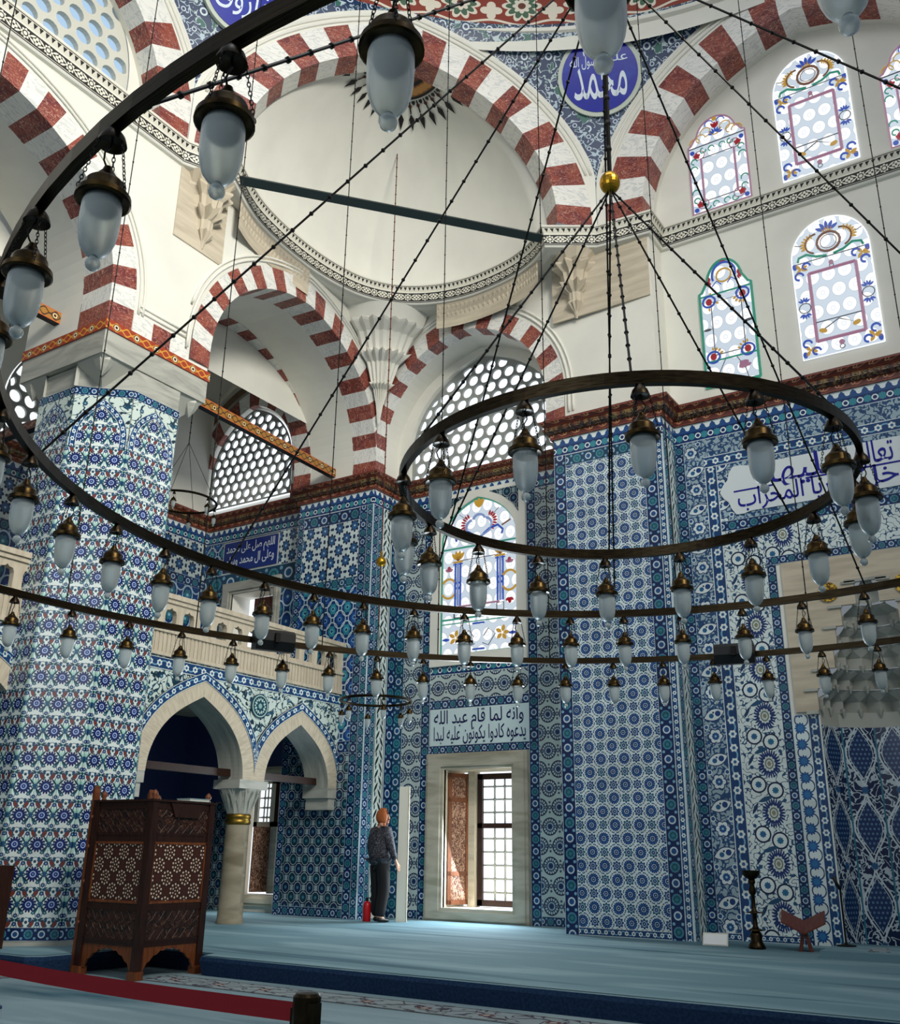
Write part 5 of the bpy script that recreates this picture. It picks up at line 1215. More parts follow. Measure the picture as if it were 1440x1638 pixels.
            x = m * hw * .80; g.arc('y', x, 5.60, .14, 25, 155, .045); g.arc('y', x, 5.52, .14, 205, 335, .045); g.fan('m', x, 5.88, .0, .09, 30, 150, 3, .03); g.fan('r', x, 5.24, .0, .09, 210, 330, 3, .03); g.blob('r', x, 5.93, .035, .05); g.blob('r', x, 5.19, .03, .05)
            g.fan('r', m * .17, 6.72, .12, .22, -50 if m > 0 else 230, 70 if m > 0 else 110, 8, .022); g.arc('k', m * .13, 6.66, .14, -80 if m > 0 else 260, 80 if m > 0 else 100, .05)
            g.line('b', [(m * .10, 6.50), (m * .22, 6.58), (m * .40, 6.62), (m * .50, 6.52), (m * .48, 6.44)], .045); g.line('o', [(m * .48, 6.60), (m * .66, 6.68)], .03); g.line('l', [(m * .3, 6.85), (m * .42, 6.95)], .012)
            g.fan('y', m * .48, 4.64, .02, .14, 0, 300, 5, .04); g.blob('b', m * .68, 4.62, .08, .03, 0, 8, .5); g.line('l', [(m * .1, 4.62), (m * .2, 4.75), (m * .34, 4.64), (m * .2, 4.45), (m * .08, 4.5)], .016)
        g.both(side); g.fan('y', 0, 7.02, .0, .2, 60, 120, 3, .045); g.arc('k', 0, 6.76, .13, 20, 160, .05); g.line('k', [(-.16, 6.52), (0, 6.44), (.16, 6.52)], .05); g.line('m', [(-.42, 5.20), (.42, 5.20)], .035); g.line('l', [(-.4, 6.06), (.4, 6.06)], .015); g.arc('l', 0, 4.90 + .2, .09, 0, 360, .016); g.line('b', [(-.12, 4.86), (.12, 4.86)], .035); g.line('b', [(-.12, 4.40), (.12, 4.40)], .035)
    g.build(W_); return W_, out
FW = Fr((-8.62 + 0, YW), (XPL, YW)); FW = F_WIN; acw = ws(-8.60)
SW, so = stained(FW, acw, .79, 4.34, 6.42, 7.22, 'large stained glass window with green border and blue columns', 'big', .02)
plate(FW, [[(ws(-9.60), 4.15), (ws(-7.62), 4.15), (ws(-7.62), 7.36), (ws(-9.60), 7.36)], [(acw + a, z) for a, z in so]], .07, .07, 'surround', SW, 'plaster')
for m_ in (1, -1):
    mb = MB(); mb.prism([(acw + m_ * .25, 7.28), (acw + m_ * .85, 7.28), (acw + m_ * .85, 6.78), (acw + m_ * .74, 6.95), (acw + m_ * .5, 7.16)], FW, .07, .076); mb.build('corner_ornament', 'darklat', SW)
FZ = Fr((XPR, YM), (3, YM)); fx = lambda x: x - XPR; AXW = -2.0
stained(FZ, fx(-3.64), .42, 8.02, 9.72, 10.26, 'narrow green bordered stained glass window above the cornice, left of the broad one', 'green')
stained(FZ, fx(AXW), .57, 8.09, 9.80, 10.44, 'broad stained glass window of the lower row, with mauve inner frame', 'large')
stained(FZ, fx(-.36), .42, 8.02, 9.72, 10.26, 'narrow green bordered stained glass window at the right of the lower row', 'green')
stained(FZ, fx(-3.55), .49, 11.28, 12.66, 13.13, 'small stained glass window with red flowers in the upper row', 'mauve')
stained(FZ, fx(-1.96), .58, 11.32, 13.02, 13.66, 'broad stained glass window of the upper row under the great arch', 'large')
stained(FZ, fx(-.43), .49, 11.28, 12.66, 13.13, 'small stained glass window cut by the right edge of the picture', 'mauve')

# --- mihrab: marble panel with stepped stalactite hood over a tiled niche
MH = empty('wall_mihrab', (MX, YM, 2)); struct(MH, 'marble mihrab with stalactite hood over a dark tiled niche', 'niche'); f = F_MIH; mc = MX - XPR; pw = 1.09
zt_ = [2.90, 3.20, 3.46, 3.76, 4.02, 4.30, 4.62]; hw_ = [.79, .66, .52, .46, .36, .15]
out = [(mc - pw, 2.88), (mc + pw, 2.88), (mc + pw, 5.0), (mc - pw, 5.0)]
mb = MB()
for k in range(6):
    for s_ in (1, -1): q = sorted((mc + s_ * hw_[k], mc + s_ * pw)); fbar(mb, f, q[0], q[1], zt_[k], zt_[k + 1], -.02, .035)
fbar(mb, f, mc - pw, mc + pw, 4.62, 5.0, -.02, .035); mb.build('marble_panel', 'stone', MH)
mb = MB()
for k in range(6):      # ledges that step up to the tip
    for s_ in (1, -1): q = sorted((mc + s_ * (hw_[k] - .02), mc + s_ * (hw_[k] + .16))); fbar(mb, f, q[0], q[1], zt_[k + 1] - .035, zt_[k + 1], .0, .06)
fbar(mb, f, mc - .27, mc + .27, 4.60, 4.64, 0, .06); fbar(mb, f, mc - .95, mc - .79, 2.86, 2.91, 0, .06); fbar(mb, f, mc + .79, mc + .95, 2.86, 2.91, 0, .06); mb.build('ledges', 'greystone', MH)
mb = MB()
for k in range(6):      # stalactite tiers: rows of little concave cells
    w_, w2 = hw_[k], (hw_[k + 1] if k < 5 else .03); dp, dp2 = .66 * (w_ / .79), .66 * (w2 / .79); nc = max(2, int(round(w_ / .085))); z0_, z1_ = zt_[k], zt_[k + 1]
    def P(t, r, z, k_): a = pi * t; return f(mc - cos(a) * k_[0] * r, z, -sin(a) * k_[1] * r)
    lo = (w_, dp); hi = ((w_ * .45 + w2 * .55), (dp * .45 + dp2 * .55))
    for c in range(nc):
        t0_, t1_, tm = c / nc, (c + 1) / nc, (c + .5) / nc; zm_ = z0_ + (z1_ - z0_) * .55
        a, b, m_ = P(t0_, .93, z0_, lo), P(t1_, .93, z0_, lo), P(tm, 1.14, z0_ + .03, lo); A_, B_, M_ = P(t0_, .92, zm_, lo), P(t1_, .92, zm_, lo), P(tm, 1.14, zm_, lo); T = P(tm, .93, z1_ - .03, hi); Ta, Tb = P(t0_, .88, z1_ - .03, hi), P(t1_, .88, z1_ - .03, hi)
        for q in ((a, m_, M_, A_), (m_, b, B_, M_), (A_, M_, T), (M_, B_, T), (A_, T, Ta), (B_, Tb, T)): mb.poly(q, 0)
        Ua, Ub = P(t0_, .84, z1_, hi), P(t1_, .84, z1_, hi); mb.poly((Ta, T, Tb, Ub, Ua), 0)
        # hanging drop between the cells
        d_ = P(t0_, .93, z0_ - .04, lo); mb.tube([d_, P(t0_, .93, z0_ + .06, lo)], [.01, .04], 6)
mb.build('stalactite_hood', 'greystone', MH)
mb = MB(); np_ = 5; pl = [(mc - .79 * cos(pi * k / np_), -.66 * sin(pi * k / np_)) for k in range(np_ + 1)]; L = 0
for (a, d0), (b, d1) in zip(pl, pl[1:]):
    l = hypot(b - a, d1 - d0); mb.poly([f(a, 0, d0), f(b, 0, d1), f(b, 2.72, d1), f(a, 2.72, d0)], 0, [(L, 0), (L + l, 0), (L + l, 2.72), (L, 2.72)]); L += l
mb.build('niche_tiles', 'niche', MH)
mb = MB(); L = 0
for (a, d0), (b, d1) in zip(pl, pl[1:]): mb.poly([f(a, 2.72, d0), f(b, 2.72, d1), f(b, 2.92, d1 * 1.0), f(a, 2.92, d0)], 0)
mb.build('niche_cornice', 'greystone', MH)
# great fields of stone and stalactite corbels below the frieze
mb = MB(); fp = Fr((-6.47, YP), (XPR, YP)); fbar(mb, fp, 0, fp.L - .03, 9.66, ZR - .02, -.02, .02)
o = mb.build('trim_3', 'stone'); struct(o, 'rough pale stone field on the pier below the frieze', 'stone field')
fl2 = Fr((-10.0, 7.75), (-10.0, 8.72)); mb = MB(); fbar(mb, fl2, 0, fl2.L, 9.56, ZR - .02, -.02, .02); o = mb.build('trim_4', 'stone'); struct(o, 'rough pale stone field on the left wall below the frieze', 'stone field')
def corbel(c, dirv, label, n_):
    d = Vector(dirv).normalized(); s_ = Vector((-d.y, d.x)); mb = MB()
    def star(r, z, k=12, am=.3, out_=0): return [(c[0] + (d.x * (max(0, cos(t)) ) + s_.x * sin(t)) * r * (1 - am * (i % 2)) , c[1] + (d.y * (max(0, cos(t))) + s_.y * sin(t)) * r * (1 - am * (i % 2)), z) for i in range(k + 1) for t in [-pi / 2 + pi * i / k]]
    tiers = [(.02, 9.62, .0), (.05, 9.74, 0), (.10, 9.80, .25), (.17, 9.90, .28), (.13, 9.93, .1), (.14, 10.08, .1), (.26, 10.16, .35), (.34, 10.24, .35), (.22, 10.27, .15), (.26, 10.46, .2), (.40, 10.58, .28), (.40, 10.62, .28), (.34, 10.64, .1), (.42, 10.80, 0)]
    R_ = [star(r, z, 12, am) for r, z, am in tiers]
    for a, b in zip(R_, R_[1:]):
        for k in range(len(a) - 1): mb.poly([a[k], a[k + 1], b[k + 1], b[k]], 0)
    o = mb.build('trim_%d' % n_, 'stone'); struct(o, label, 'corbel')
corbel((-6.02, YP - .01), (0, -1), 'carved stalactite corbel under the frieze on the mihrab pier', 5)
corbel((-9.99, 8.30), (1, 0), 'carved stalactite corbel under the frieze on the left wall', 6)
# serrated stone strips that follow the frieze curve
mb = MB()
for pts in (FRS[4:16], FRS[30:44]):
    P_ = [Vector(p) for p in pts]; L = 0
    for a, b in zip(P_, P_[1:]):
        t = (b - a).normalized(); n_ = Vector((t.y, -t.x)); l = (b - a).length
        z0_, z1_ = ZR - .56, ZR - .02; a2, b2 = a + n_ * .02, b + n_ * .02; mb.poly([(a2.x, a2.y, z0_), (b2.x, b2.y, z0_), (b2.x, b2.y, z1_), (a2.x, a2.y, z1_)], 0, [(L, z0_), (L + l, z0_), (L + l, z1_), (L, z1_)]); L += l
        for zz in (ZR - .13, ZR - .29):     # low carved points
            for q in (.25, .75):
                c = a2.lerp(b2, q) + n_ * .022; e0_, e1_ = a2.lerp(b2, q - .22), a2.lerp(b2, q + .22); T, B_ = a2.lerp(b2, q), a2.lerp(b2, q)
                for u_, v_ in (((e0_.x, e0_.y, zz), (T.x, T.y, zz + .07)), ((T.x, T.y, zz + .07), (e1_.x, e1_.y, zz)), ((e1_.x, e1_.y, zz), (B_.x, B_.y, zz - .07)), ((B_.x, B_.y, zz - .07), (e0_.x, e0_.y, zz))): mb.poly([u_, v_, (c.x, c.y, zz)], 0)
o = mb.build('trim_7', 'stone'); struct(o, 'serrated carved stone strip below the curved frieze', 'carving')
# white stalactite pendentive in the corner between the two lower arches
mb = MB(); cx, cy = XC + .10, YC - .10
def zig(r, z, n_, am): return [(cx + r * (1 + (am if i % 2 else -am)) * sin(t), cy - r * (1 + (am if i % 2 else -am)) * cos(t), z) for i in range(n_ + 1) for t in [pi / 2 * i / n_]]
tiers = [(.03, 8.75, 0), (.10, 9.10, .05), (.20, 9.40, .12), (.34, 9.46, .16), (.30, 9.50, .06), (.46, 9.86, .05), (.66, 9.95, .10), (.72, 9.99, .10), (.62, 10.02, .03), (.80, 10.34, .03), (1.0, 10.46, .05), (1.04, 10.50, .05), (.98, 10.52, .0), (1.1, 10.78, 0)]
R_ = [zig(r, z, 16, am) for r, z, am in tiers]
for a, b in zip(R_, R_[1:]):
    for k in range(16): mb.poly([a[k], a[k + 1], b[k + 1], b[k]], 0)
o = mb.build('trim_8', 'plaster'); struct(o, 'white stalactite pendentive in the corner between the two lower arches', 'pendentive')
# ------------------------------------------------------------------ chandelier hoops, their chains and lamps
HOOP = {'A': (-1.7278, 5.0101, 3.6057, 3.1778, .0277, .0055), 'B': (-1.9893, 4.8645, 5.9774, 3.2851, .0116, -.0167), 'C': (-2.0223, 4.949, 1.2944, 3.0815, .0198, -.0134)}
HUB = Vector((-1.985, 4.955, 7.20)); BALL = Vector((-2.004, 4.95, 5.22))
def hp(n, deg, dr=0, dz=0):
    cx, cy, R, z0, a, b = HOOP[n]; t = radians(deg); x, y = cx + (R + dr) * cos(t), cy + (R + dr) * sin(t); return Vector((x, y, z0 + a * (x + 2) + b * (y - 4.95) + dz))
def chain(mb, p, q, r=.007, step=.16, bead=.014, sag=0):
    p, q = Vector(p), Vector(q); L = (q - p).length; n = max(2, int(L / step)); P = [p.lerp(q, k / n) - Vector((0, 0, sag * 4 * (k / n) * (1 - k / n))) for k in range(n + 1)]
    mb.tube(P, r, 5)
    for k in range(1, n):
        t = (P[k + 1] - P[k]).normalized(); mb.tube([P[k] - t * bead * .9, P[k] - t * bead * .3, P[k] + t * bead * .3, P[k] + t * bead * .9], [r, bead, bead, r], 6)
def hoop(n, name, label, cat, h=.064, w_=.036, mat='bronze', N=128, a0=0, a1=360):
    o = empty(name, hp(n, 0)); tag(o, label, cat, 'concentric bronze chandelier hoops'); mb = MB(); full = a1 - a0 >= 360
    for k in range(N):
        t0, t1 = a0 + (a1 - a0) * k / N, a0 + (a1 - a0) * (k + 1) / N; c = [(-w_ / 2, -h / 2), (w_ / 2, -h / 2), (w_ / 2, h / 2), (-w_ / 2, h / 2)]
        for i in range(4):
            (r0, z0), (r1, z1) = c[i], c[(i + 1) % 4]; mb.poly([hp(n, t0, r0, z0), hp(n, t1, r0, z0), hp(n, t1, r1, z1), hp(n, t0, r1, z1)], 0, [(k * .1, i), (k * .1 + .1, i), (k * .1 + .1, i + 1), (k * .1, i + 1)])
    mb.build('hoop_band', mat, o); return o
HA = hoop('A', 'chandelier_hoop', 'middle bronze hoop of lamps, sweeping close past the camera at left', 'chandelier')
HB = hoop('B', 'chandelier_hoop', 'outermost bronze hoop of lamps, carrying two black loudspeakers', 'chandelier', N=160)
HC = hoop('C', 'chandelier_hoop', 'innermost and smallest bronze hoop of lamps, hung from the gilt ball', 'chandelier', .066, .034)
for a in (215.5, 262.2, 179.4, 147.2, 118.9, 84.0, 48, 12, 335, 298): mb = MB(); chain(mb, hp('A', a, 0, .03), HUB, .0075, .17, .0145); mb.build('support_chain', 'iron', HA)
mb = MB(); mb.lathe([(.0, .0), (.05, .0), (.05, .05), (.0, .05)], 12, (HUB.x, HUB.y, HUB.z)); chain(mb, HUB, (HUB.x, HUB.y, 17.5), .014, .2, .02); mb.build('hub', 'iron', HA)
for a in (295.1, 117.3, 232.7, 173.9, 347.0, 58.1): mb = MB(); chain(mb, hp('C', a, 0, .03), BALL - Vector((0, 0, .05)), .0065, .13, .012); mb.build('support_chain', 'iron', HC)
mb = MB(); mb.sphere(BALL, .068, 20, 12, 0, 1.18); mb.build('gilt_ball', 'gold', HC)
mb = MB(); chain(mb, BALL + Vector((0, 0, .06)), HUB, .016, .2, .022); mb.build('stem_chain', 'iron', HC)
for a in (174.0, 160.6, 146.8, 133.8, 121.2, 106.8, 93.2, 80, 190, 205): p_ = hp('B', a, 0, .03); mb = MB(); chain(mb, p_, (p_.x, p_.y, 16.5), .0065, .30, .011); mb.build('support_chain', 'iron', HB)

def make_lamp():
    o = empty('hanging_lamp', (0, 0, 0))
    lpart(MB().lathe([(.004, 0), (.018, -.004), (.024, -.014), (.036, -.03), (.043, -.05), (.045, -.06), (.030, -.058), (.0, -.05)], 20), 'canopy', 'bronze', o, 40)
    lk = MB()
    for k in range(13):
        z0, z1 = -.058, -.252; t = (k + .5) / 13; c = Vector((.040 + .038 * t, 0, z0 + (z1 - z0) * t)); d = Vector((.038, 0, z1 - z0)).normalized(); s_ = Vector((0, 1, 0)) if k % 2 else d.cross(Vector((0, 1, 0)))
        lk.tube([c + d * (.0105 * cos(2 * pi * j / 8)) + s_ * (.0048 * sin(2 * pi * j / 8)) for j in range(8)], .0016, 4, 0, True)
    ch = lpart(lk, 'chain', 'iron', o)
    for k in (1, 2): c = ch.copy(); COL.objects.link(c); c.parent = o; c.rotation_euler.z = k * 2 * pi / 3
    ch.rotation_euler.z = 0
    lpart(MB().tube([(0, 0, -.05), (.006, .01, -.08), (.02, .014, -.105), (.016, 0, -.125), (.002, -.002, -.15)], .0032, 6), 'cord', 'iron', o, True)
    lpart(MB().lathe([(.0, -.143), (.012, -.145), (.016, -.158), (.026, -.172), (.028, -.178), (.042, -.192), (.056, -.205), (.060, -.212), (.061, -.240), (.064, -.244), (.080, -.250), (.082, -.268), (.076, -.272), (.056, -.266), (.0, -.262)], 28), 'cap', 'brass', o, 35)
    lpart(MB().lathe([(.052, -.262), (.058, -.285), (.059, -.33), (.0575, -.37), (.053, -.403), (.044, -.432), (.030, -.452), (.013, -.463)], 28), 'glass_shade', 'frost', o, True)
    lpart(MB().lathe([(.011, -.462), (.012, -.468), (.020, -.476), (.0225, -.487), (.019, -.499), (.010, -.507), (.0, -.509)], 18), 'finial', 'frost', o, True)
    return o
proto = make_lamp(); used = []
def ordinal(k): return ['first', 'second', 'third', 'fourth', 'fifth', 'sixth', 'seventh', 'eighth', 'ninth', 'tenth', 'eleventh', 'twelfth', 'thirteenth', 'fourteenth', 'fifteenth', 'sixteenth', 'seventeenth', 'eighteenth', 'nineteenth', 'twentieth', 'twenty first', 'twenty second', 'twenty third'][k]
def hang(n, deg, label, group, scale=1, pos=None):
    o = proto if not used else copy_tree(proto); used.append(1)
    o.location = pos if pos is not None else hp(n, deg, 0, -.031); o.rotation_euler.z = radians(deg * 3.7 % 360); o.scale = (scale,) * 3
    return tag(o, label, 'lamp', group)
LA = [295.8, 287.6, 279.4, 271.1, 262.6, 254.1, 245.9, 236.0, 226.6, 217.3, 207.6, 198.8, 190.0, 182.0, 173.2, 165.2, 157.3, 149.4, 141.6, 133.6, 125.6, 117.7, 109.4, 100.8, 92.6, 84.3]
top_lab = ['frosted glass lamp of the middle hoop, only its tip showing at the top right', 'large frosted glass lamp cut by the top edge, second nearest of the middle hoop', 'largest frosted glass lamp, seen from below in front of the gold rosette']
for k, a in enumerate(LA):
    lb = top_lab[k] if k < 3 else 'frosted glass lamp on the middle hoop, %s along it after the rosette lamp' % ordinal(k - 3)
    hang('A', a, lb, 'lamps of the middle hoop')
LB = [178.9, 173.3, 167.5, 162.0, 156.5, 151.0, 145.9, 140.6, 135.4, 130.1, 124.8, 119.5, 114.2, 108.8, 103.4, 97.9, 92.3, 86.9]
for k, a in enumerate(LB): hang('B', a, 'small frosted glass lamp on the outermost hoop, %s from its left end' % ordinal(k), 'lamps of the outermost hoop')
LC = [272.4, 296.7, 321.2, 345.2, 7.7, 25.4, 49.0, 72.9, 95.7, 118.7, 140.4, 161.9, 184.5, 204.0, 223.6, 248.2]
lc = ['first on the near side, before the grille window', 'second on the near side, before the white pier', 'third on the near side, before the red cornice', 'last on the near side, over the calligraphy', 'at the right end, higher one', 'at the right end, lower one'] + ['%s from the right along its far side' % ordinal(k) for k in range(6)] + ['far side, before the stained glass border', 'left end, lower of two overlapping', 'left end, upper of two overlapping', 'near side at left, beneath the grille']
for a, t in zip(LC, lc): hang('C', a, 'frosted glass lamp on the innermost hoop, ' + t, 'lamps of the innermost hoop')

# small chandelier before the corner pier, and the one in the side aisle
def small_chandelier(c, r, label, label_l, n, sc_, chain_to, gp, a0=20, ball=None):
    o = empty('small_chandelier', c); tag(o, label, 'chandelier'); mb = MB(); mb.tube([(c[0] + r * cos(2 * pi * k / 48), c[1] + r * sin(2 * pi * k / 48), c[2]) for k in range(48)], .022, 6, 0, True); mb.build('hoop_band', 'bronze', o)
    top = Vector((c[0], c[1], c[2] + 1.2)); mb = MB()
    for k in range(4): a = 2 * pi * k / 4 + .5; mb.tube([(c[0] + r * cos(a), c[1] + r * sin(a), c[2]), top], .005, 5)
    mb.build('stays', 'iron', o); mb = MB(); chain(mb, top, (c[0], c[1], chain_to), .009, .2, .016); mb.build('support_chain', 'wood_red' if ball else 'iron', o)
    if ball: mb = MB(); mb.lathe([(.0, .16), (.02, .14), (.022, .05), (.07, .02), (.085, -.04), (.06, -.09), (.0, -.11)], 16, (c[0], c[1], ball)); mb.build('gilt_drop', 'gold', o, True)
    for k in range(n):
        a = radians(a0 + 360 * k / n); hang(None, k * 50, label_l % ['first', 'second', 'third', 'fourth', 'fifth', 'sixth'][k], gp, sc_, (c[0] + r * cos(a), c[1] + r * sin(a), c[2] - .02))
small_chandelier((-9.0, 11.8, 3.214), 0.54, 'small bronze ring chandelier hanging before the corner pier', 'little frosted lamp of the ring before the corner pier, %s from its right end', 6, .68, 13.55, 'lamps of the small ring', 20, 5.46)
small_chandelier((-13.3, 11.30, 7.10), .62, 'small ring chandelier in the side aisle, half hidden by the pillar', 'little frosted lamp of the side aisle ring, %s round from its right end', 6, .66, 11.0, 'lamps of the side aisle ring', 5)

# loudspeakers clamped to the outermost hoop
def speaker(deg, label, rz):
    c = hp('B', deg, -.13, .0); o = local('loudspeaker', c, radians(deg + 90) + rz); tag(o, label, 'loudspeaker', 'loudspeakers on the outermost hoop')
    pr = [(-.09, -.115), (.06, -.13), (.10, -.03), (.10, .06), (.04, .10), (-.09, .09)]; mb = MB(); mb.prism(pr, lambda a, b, d: (d, a, b), -.215, .215); lpart(mb, 'cabinet', 'black', o)
    mb = MB(); mb.prism([(-.096, -.09), (-.09, -.09), (-.09, .07), (-.096, .07)], lambda a, b, d: (d, a, b), -.2, .2); lpart(mb, 'grille', 'iron', o)
    mb = MB(); mb.box((0, .115, .0), (.05, .06, .10)); lpart(mb, 'bracket', 'iron', o)
speaker(152.6, 'black loudspeaker on the outermost hoop before the gallery parapet', 0); speaker(101.0, 'black loudspeaker on the outermost hoop before the palmette tiles', 0)

# ------------------------------------------------------------------ calligraphy panels and gilt roundels
def calligraphy(fr, s0, s1, z0, z1, ground, ink, rows, label, d=.022, outline=None, lines=()):
    o = empty('calligraphy_inscription', fr((s0 + s1) / 2, (z0 + z1) / 2, d)); tag(o, label, 'inscription', 'inscription panels')
    mb = MB(); mb.prism(outline or [(s0, z0), (s1, z0), (s1, z1), (s0, z1)], fr, d - .02, d); mb.build('panel', ground, o)
    for t, a0, a1, c0, c1, bd in rows: lettering(t, fr, a0, a1, c0, c1, d, ink, 'lettering', o, bd)
    if lines: mb = MB(); [fbar(mb, fr, *q, d, d + .004) for q in lines]; mb.build('rule', ink, o)
MT['panel_pale'] = plain('tile_pale_blue', '#c9dcdf', .22); MT['panel_white'] = plain('tile_white', '#dfe6e8', .22); MT['panel_navy'] = plain('tile_deep_navy', '#1c2a86', .2); MT['ink'] = plain('navy_lettering', '#131a52', .25); MT['ink_bright'] = plain('cobalt_lettering', '#1b1f8e', .25)
calligraphy(F_WIN, ws(-9.58), ws(-7.62), 2.78, 3.40, 'panel_pale', 'ink', [('وانه لما قام عبد الله', ws(-9.5), ws(-7.72), 3.02, 3.38, .008), ('يدعوه كادوا يكونون عليه لبدا', ws(-9.5), ws(-7.68), 2.79, 3.10, .008)], 'pale tile panel with two rows of navy script above the low window')
calligraphy(F_AIS, .55, 2.05, 6.48, 7.12, 'panel_navy', 'lettering_white', [('اللهم صل على محمد', .62, 1.98, 6.80, 7.08, .014), ('وعلى ال محمد وسلم', .62, 1.98, 6.52, 6.82, .014)], 'deep blue tile panel with white script above the gallery window')
f = F_MIH; xl, xr, zc_ = XPR * 0 + fx(-3.94), fx(2 * MX + 3.94), 6.235
def cart(a, b, z, h):
    q = []
    for sx, c, ang in ((1, b, -90), (-1, a, 90)):
        for k in range(13):
            t = radians(ang + 180 * k / 12); r = h * (1 + .10 * cos(6 * t)); q.append((c - sx * h * .95 + r * cos(t), z + r * sin(t)))
    return q
calligraphy(f, xl, xr, 5.84, 6.64, 'panel_white', 'ink_bright', [('زكريا المحراب', xl + .20, xl + 1.75, 5.87, 6.24, .008), ('عليها', xl + .70, xl + 1.72, 6.14, 6.61, .008), ('كلما دخل', xl + 1.9, xr - .2, 5.87, 6.24, .008), ('قال الله تعالى', xl + 1.85, xr - .35, 6.16, 6.61, .008)],
            'long lobed white tile cartouche with cobalt script over the mihrab', .03, cart(xl, xr, zc_, .40), ((xl + .15, xl + .75, 6.20, 6.225), (xl + 1.2, xr - .3, 6.21, 6.235)))
panel(F_MIH, .65, ax2 - .65, 5.78, 6.68, 'paisley', 'tile_field', WF, uo=.12); 
for s_, w_ in ((-1, 'left'), (1, 'right')):
    c = F_MIH(mc + s_ * .49, 4.50, .035); mb = MB(); mb.prism([(c[0] + .135 * cos(2 * pi * k / 40), c[2] + .135 * sin(2 * pi * k / 40)) for k in range(40)], lambda a, b, d: (a, c[1] - d, b), -.01, .025)
    o = mb.build('gilt_roundel', 'roundel'); tag(o, 'pierced gilt roundel on the mihrab marble, %s of the stalactite tip' % w_, 'roundel', 'gilt roundels on the mihrab')

# ------------------------------------------------------------------ preaching chair
PC = empty('preaching_chair', (-8.68, 7.49, LOW)); tag(PC, 'tall carved walnut preaching chair with pale inlay, before the tulip tiled pillar', 'preaching chair')
X0, X1, Y0, Y1, ZB = -9.14, -8.21, 7.05, 7.92, LOW
def face(P, Q, nm):
    f = Fr(P, Q); L = f.L; e = .075
    for z0_, z1_, m_, n_ in ((1.18, 1.44, 'carved', 'fretwork_panel'), (.52, 1.09, 'inlay', 'inlaid_panel'), (.16, .45, 'carved', 'fretwork_panel')):
        pn = panel(f, e, L - e, z0_, z1_, m_, n_, PC, d0=-.03, th=.012, uo=.03 if m_ == 'inlay' else 0); mb = MB()
        for q in ((e, L - e, z0_ - .012, z0_ + .012), (e, L - e, z1_ - .012, z1_ + .012), (e - .004, e + .018, z0_, z1_), (L - e - .018, L - e + .004, z0_, z1_)): fbar(mb, f, *q, -.03, -.004)
        if m_ == 'carved':        # raised fretwork of interlaced ribs
            n = 7; w_, h = L - 2 * e, z1_ - z0_
            for k in range(n):
                a = e + w_ * (k + .5) / n
                for sg in (1, -1): mb.tube([f(a + sg * w_ / n * t_, z0_ + h * s_, -.014) for t_, s_ in ((-.9, .04), (-.2, .35), (-.5, .5), (.2, .66), (.8, .96))], .0065, 4)
        mb.build('panel_moulding', 'wood_light' if m_ == 'inlay' else 'wood', pn)
    for z0_, z1_ in ((1.44, 1.505), (1.10, 1.17), (.455, .515), (.11, .155)): mb = MB(); fbar(mb, f, .03, L - .03, z0_, z1_, -.06, -.01); mb.build('rail', 'wood', PC)
    mb = MB(); ap = [(e, .12), (e, -.13)] + [(e + .03 + (L / 2 - e - .03) * (1 - cos(pi * k / 2 / 8)) if 0 else e + .03 + (L - 2 * e - .06) * k / 16, -.12 + .19 * sin(pi * k / 16) ** .7 + .016 * abs(sin(pi * k / 2))) for k in range(17)] + [(L - e, -.13), (L - e, .12)]
    mb.prism(ap[::-1], f, -.045, -.018); mb.build('scalloped_apron', 'wood_light', PC)
face((X0, Y0), (X1, Y0), 'front'); face((X1, Y0), (X1, Y1), 'right'); face((X1, Y1), (X0, Y1), 'back'); face((X0, Y1), (X0, Y0), 'left')
for x, y in ((X0, Y0), (X1, Y0), (X1, Y1), (X0, Y1)):
    sx, sy = (1 if x == X0 else -1), (1 if y == Y0 else -1); mb = MB(); mb.box((x + sx * .037, y + sy * .037, (1.505 + ZB) / 2), (.08, .08, 1.505 - ZB)); po = mb.build('corner_post', 'wood', PC)
    mb = MB(); mb.box((x + sx * .037, y + sy * .037, ZB + .04), (.11, .11, .08)); mb.build('foot', 'wood_light', po)
    mb = MB(); mb.lathe([(.02, 0), (.03, .01), (.018, .025), (.034, .05), (.026, .08), (.0, .105)], 14, (x + sx * .06, y + sy * .06, 1.52)); mb.build('finial', 'wood_light', po, True)
mb = MB(); mb.box(((X0 + X1) / 2, (Y0 + Y1) / 2, 1.512), (X1 - X0 + .03, Y1 - Y0 + .03, .022)); mb.build('top_board', 'wood', PC)
f = Fr((X1, Y0), (X1, Y1)); mb = MB(); mb.prism([(.30, 1.35), (.62, 1.35), (.69, 1.49), (.23, 1.49)], f, -.012, .016); mb.build('front_tablet', 'wood', PC)
for yy in (7.10, 7.86):
    mb = MB(); mb.prism([(0, ZB), (.05, ZB), (.04, 1.60), (.02, 1.68), (-.01, 1.62), (-.0, 1.55)], lambda a, b, d: (X0 - .085 + a, d, b), yy - .035, yy + .035); po = mb.build('stair_post', 'wood_light', PC)
mb = MB()
for z in (.15, .5, .85, 1.2): mb.tube([(X0 - .065, 7.08, z), (X0 - .065, 7.88, z)], .017, 8)
for z in (.3, .7, 1.05, 1.35): mb.sphere((X0 - .03, 7.06, z), .022, 10, 6)
mb.build('stair_rungs', 'wood_light', PC)
BK = empty('book', (-8.32, 7.72, 1.525)); tag(BK, 'pale blue book lying on top of the preaching chair', 'book'); mb = MB(); mb.box((-8.33, 7.70, 1.538), (.20, .28, .024)); mb.build('pages', 'white_paint', BK)
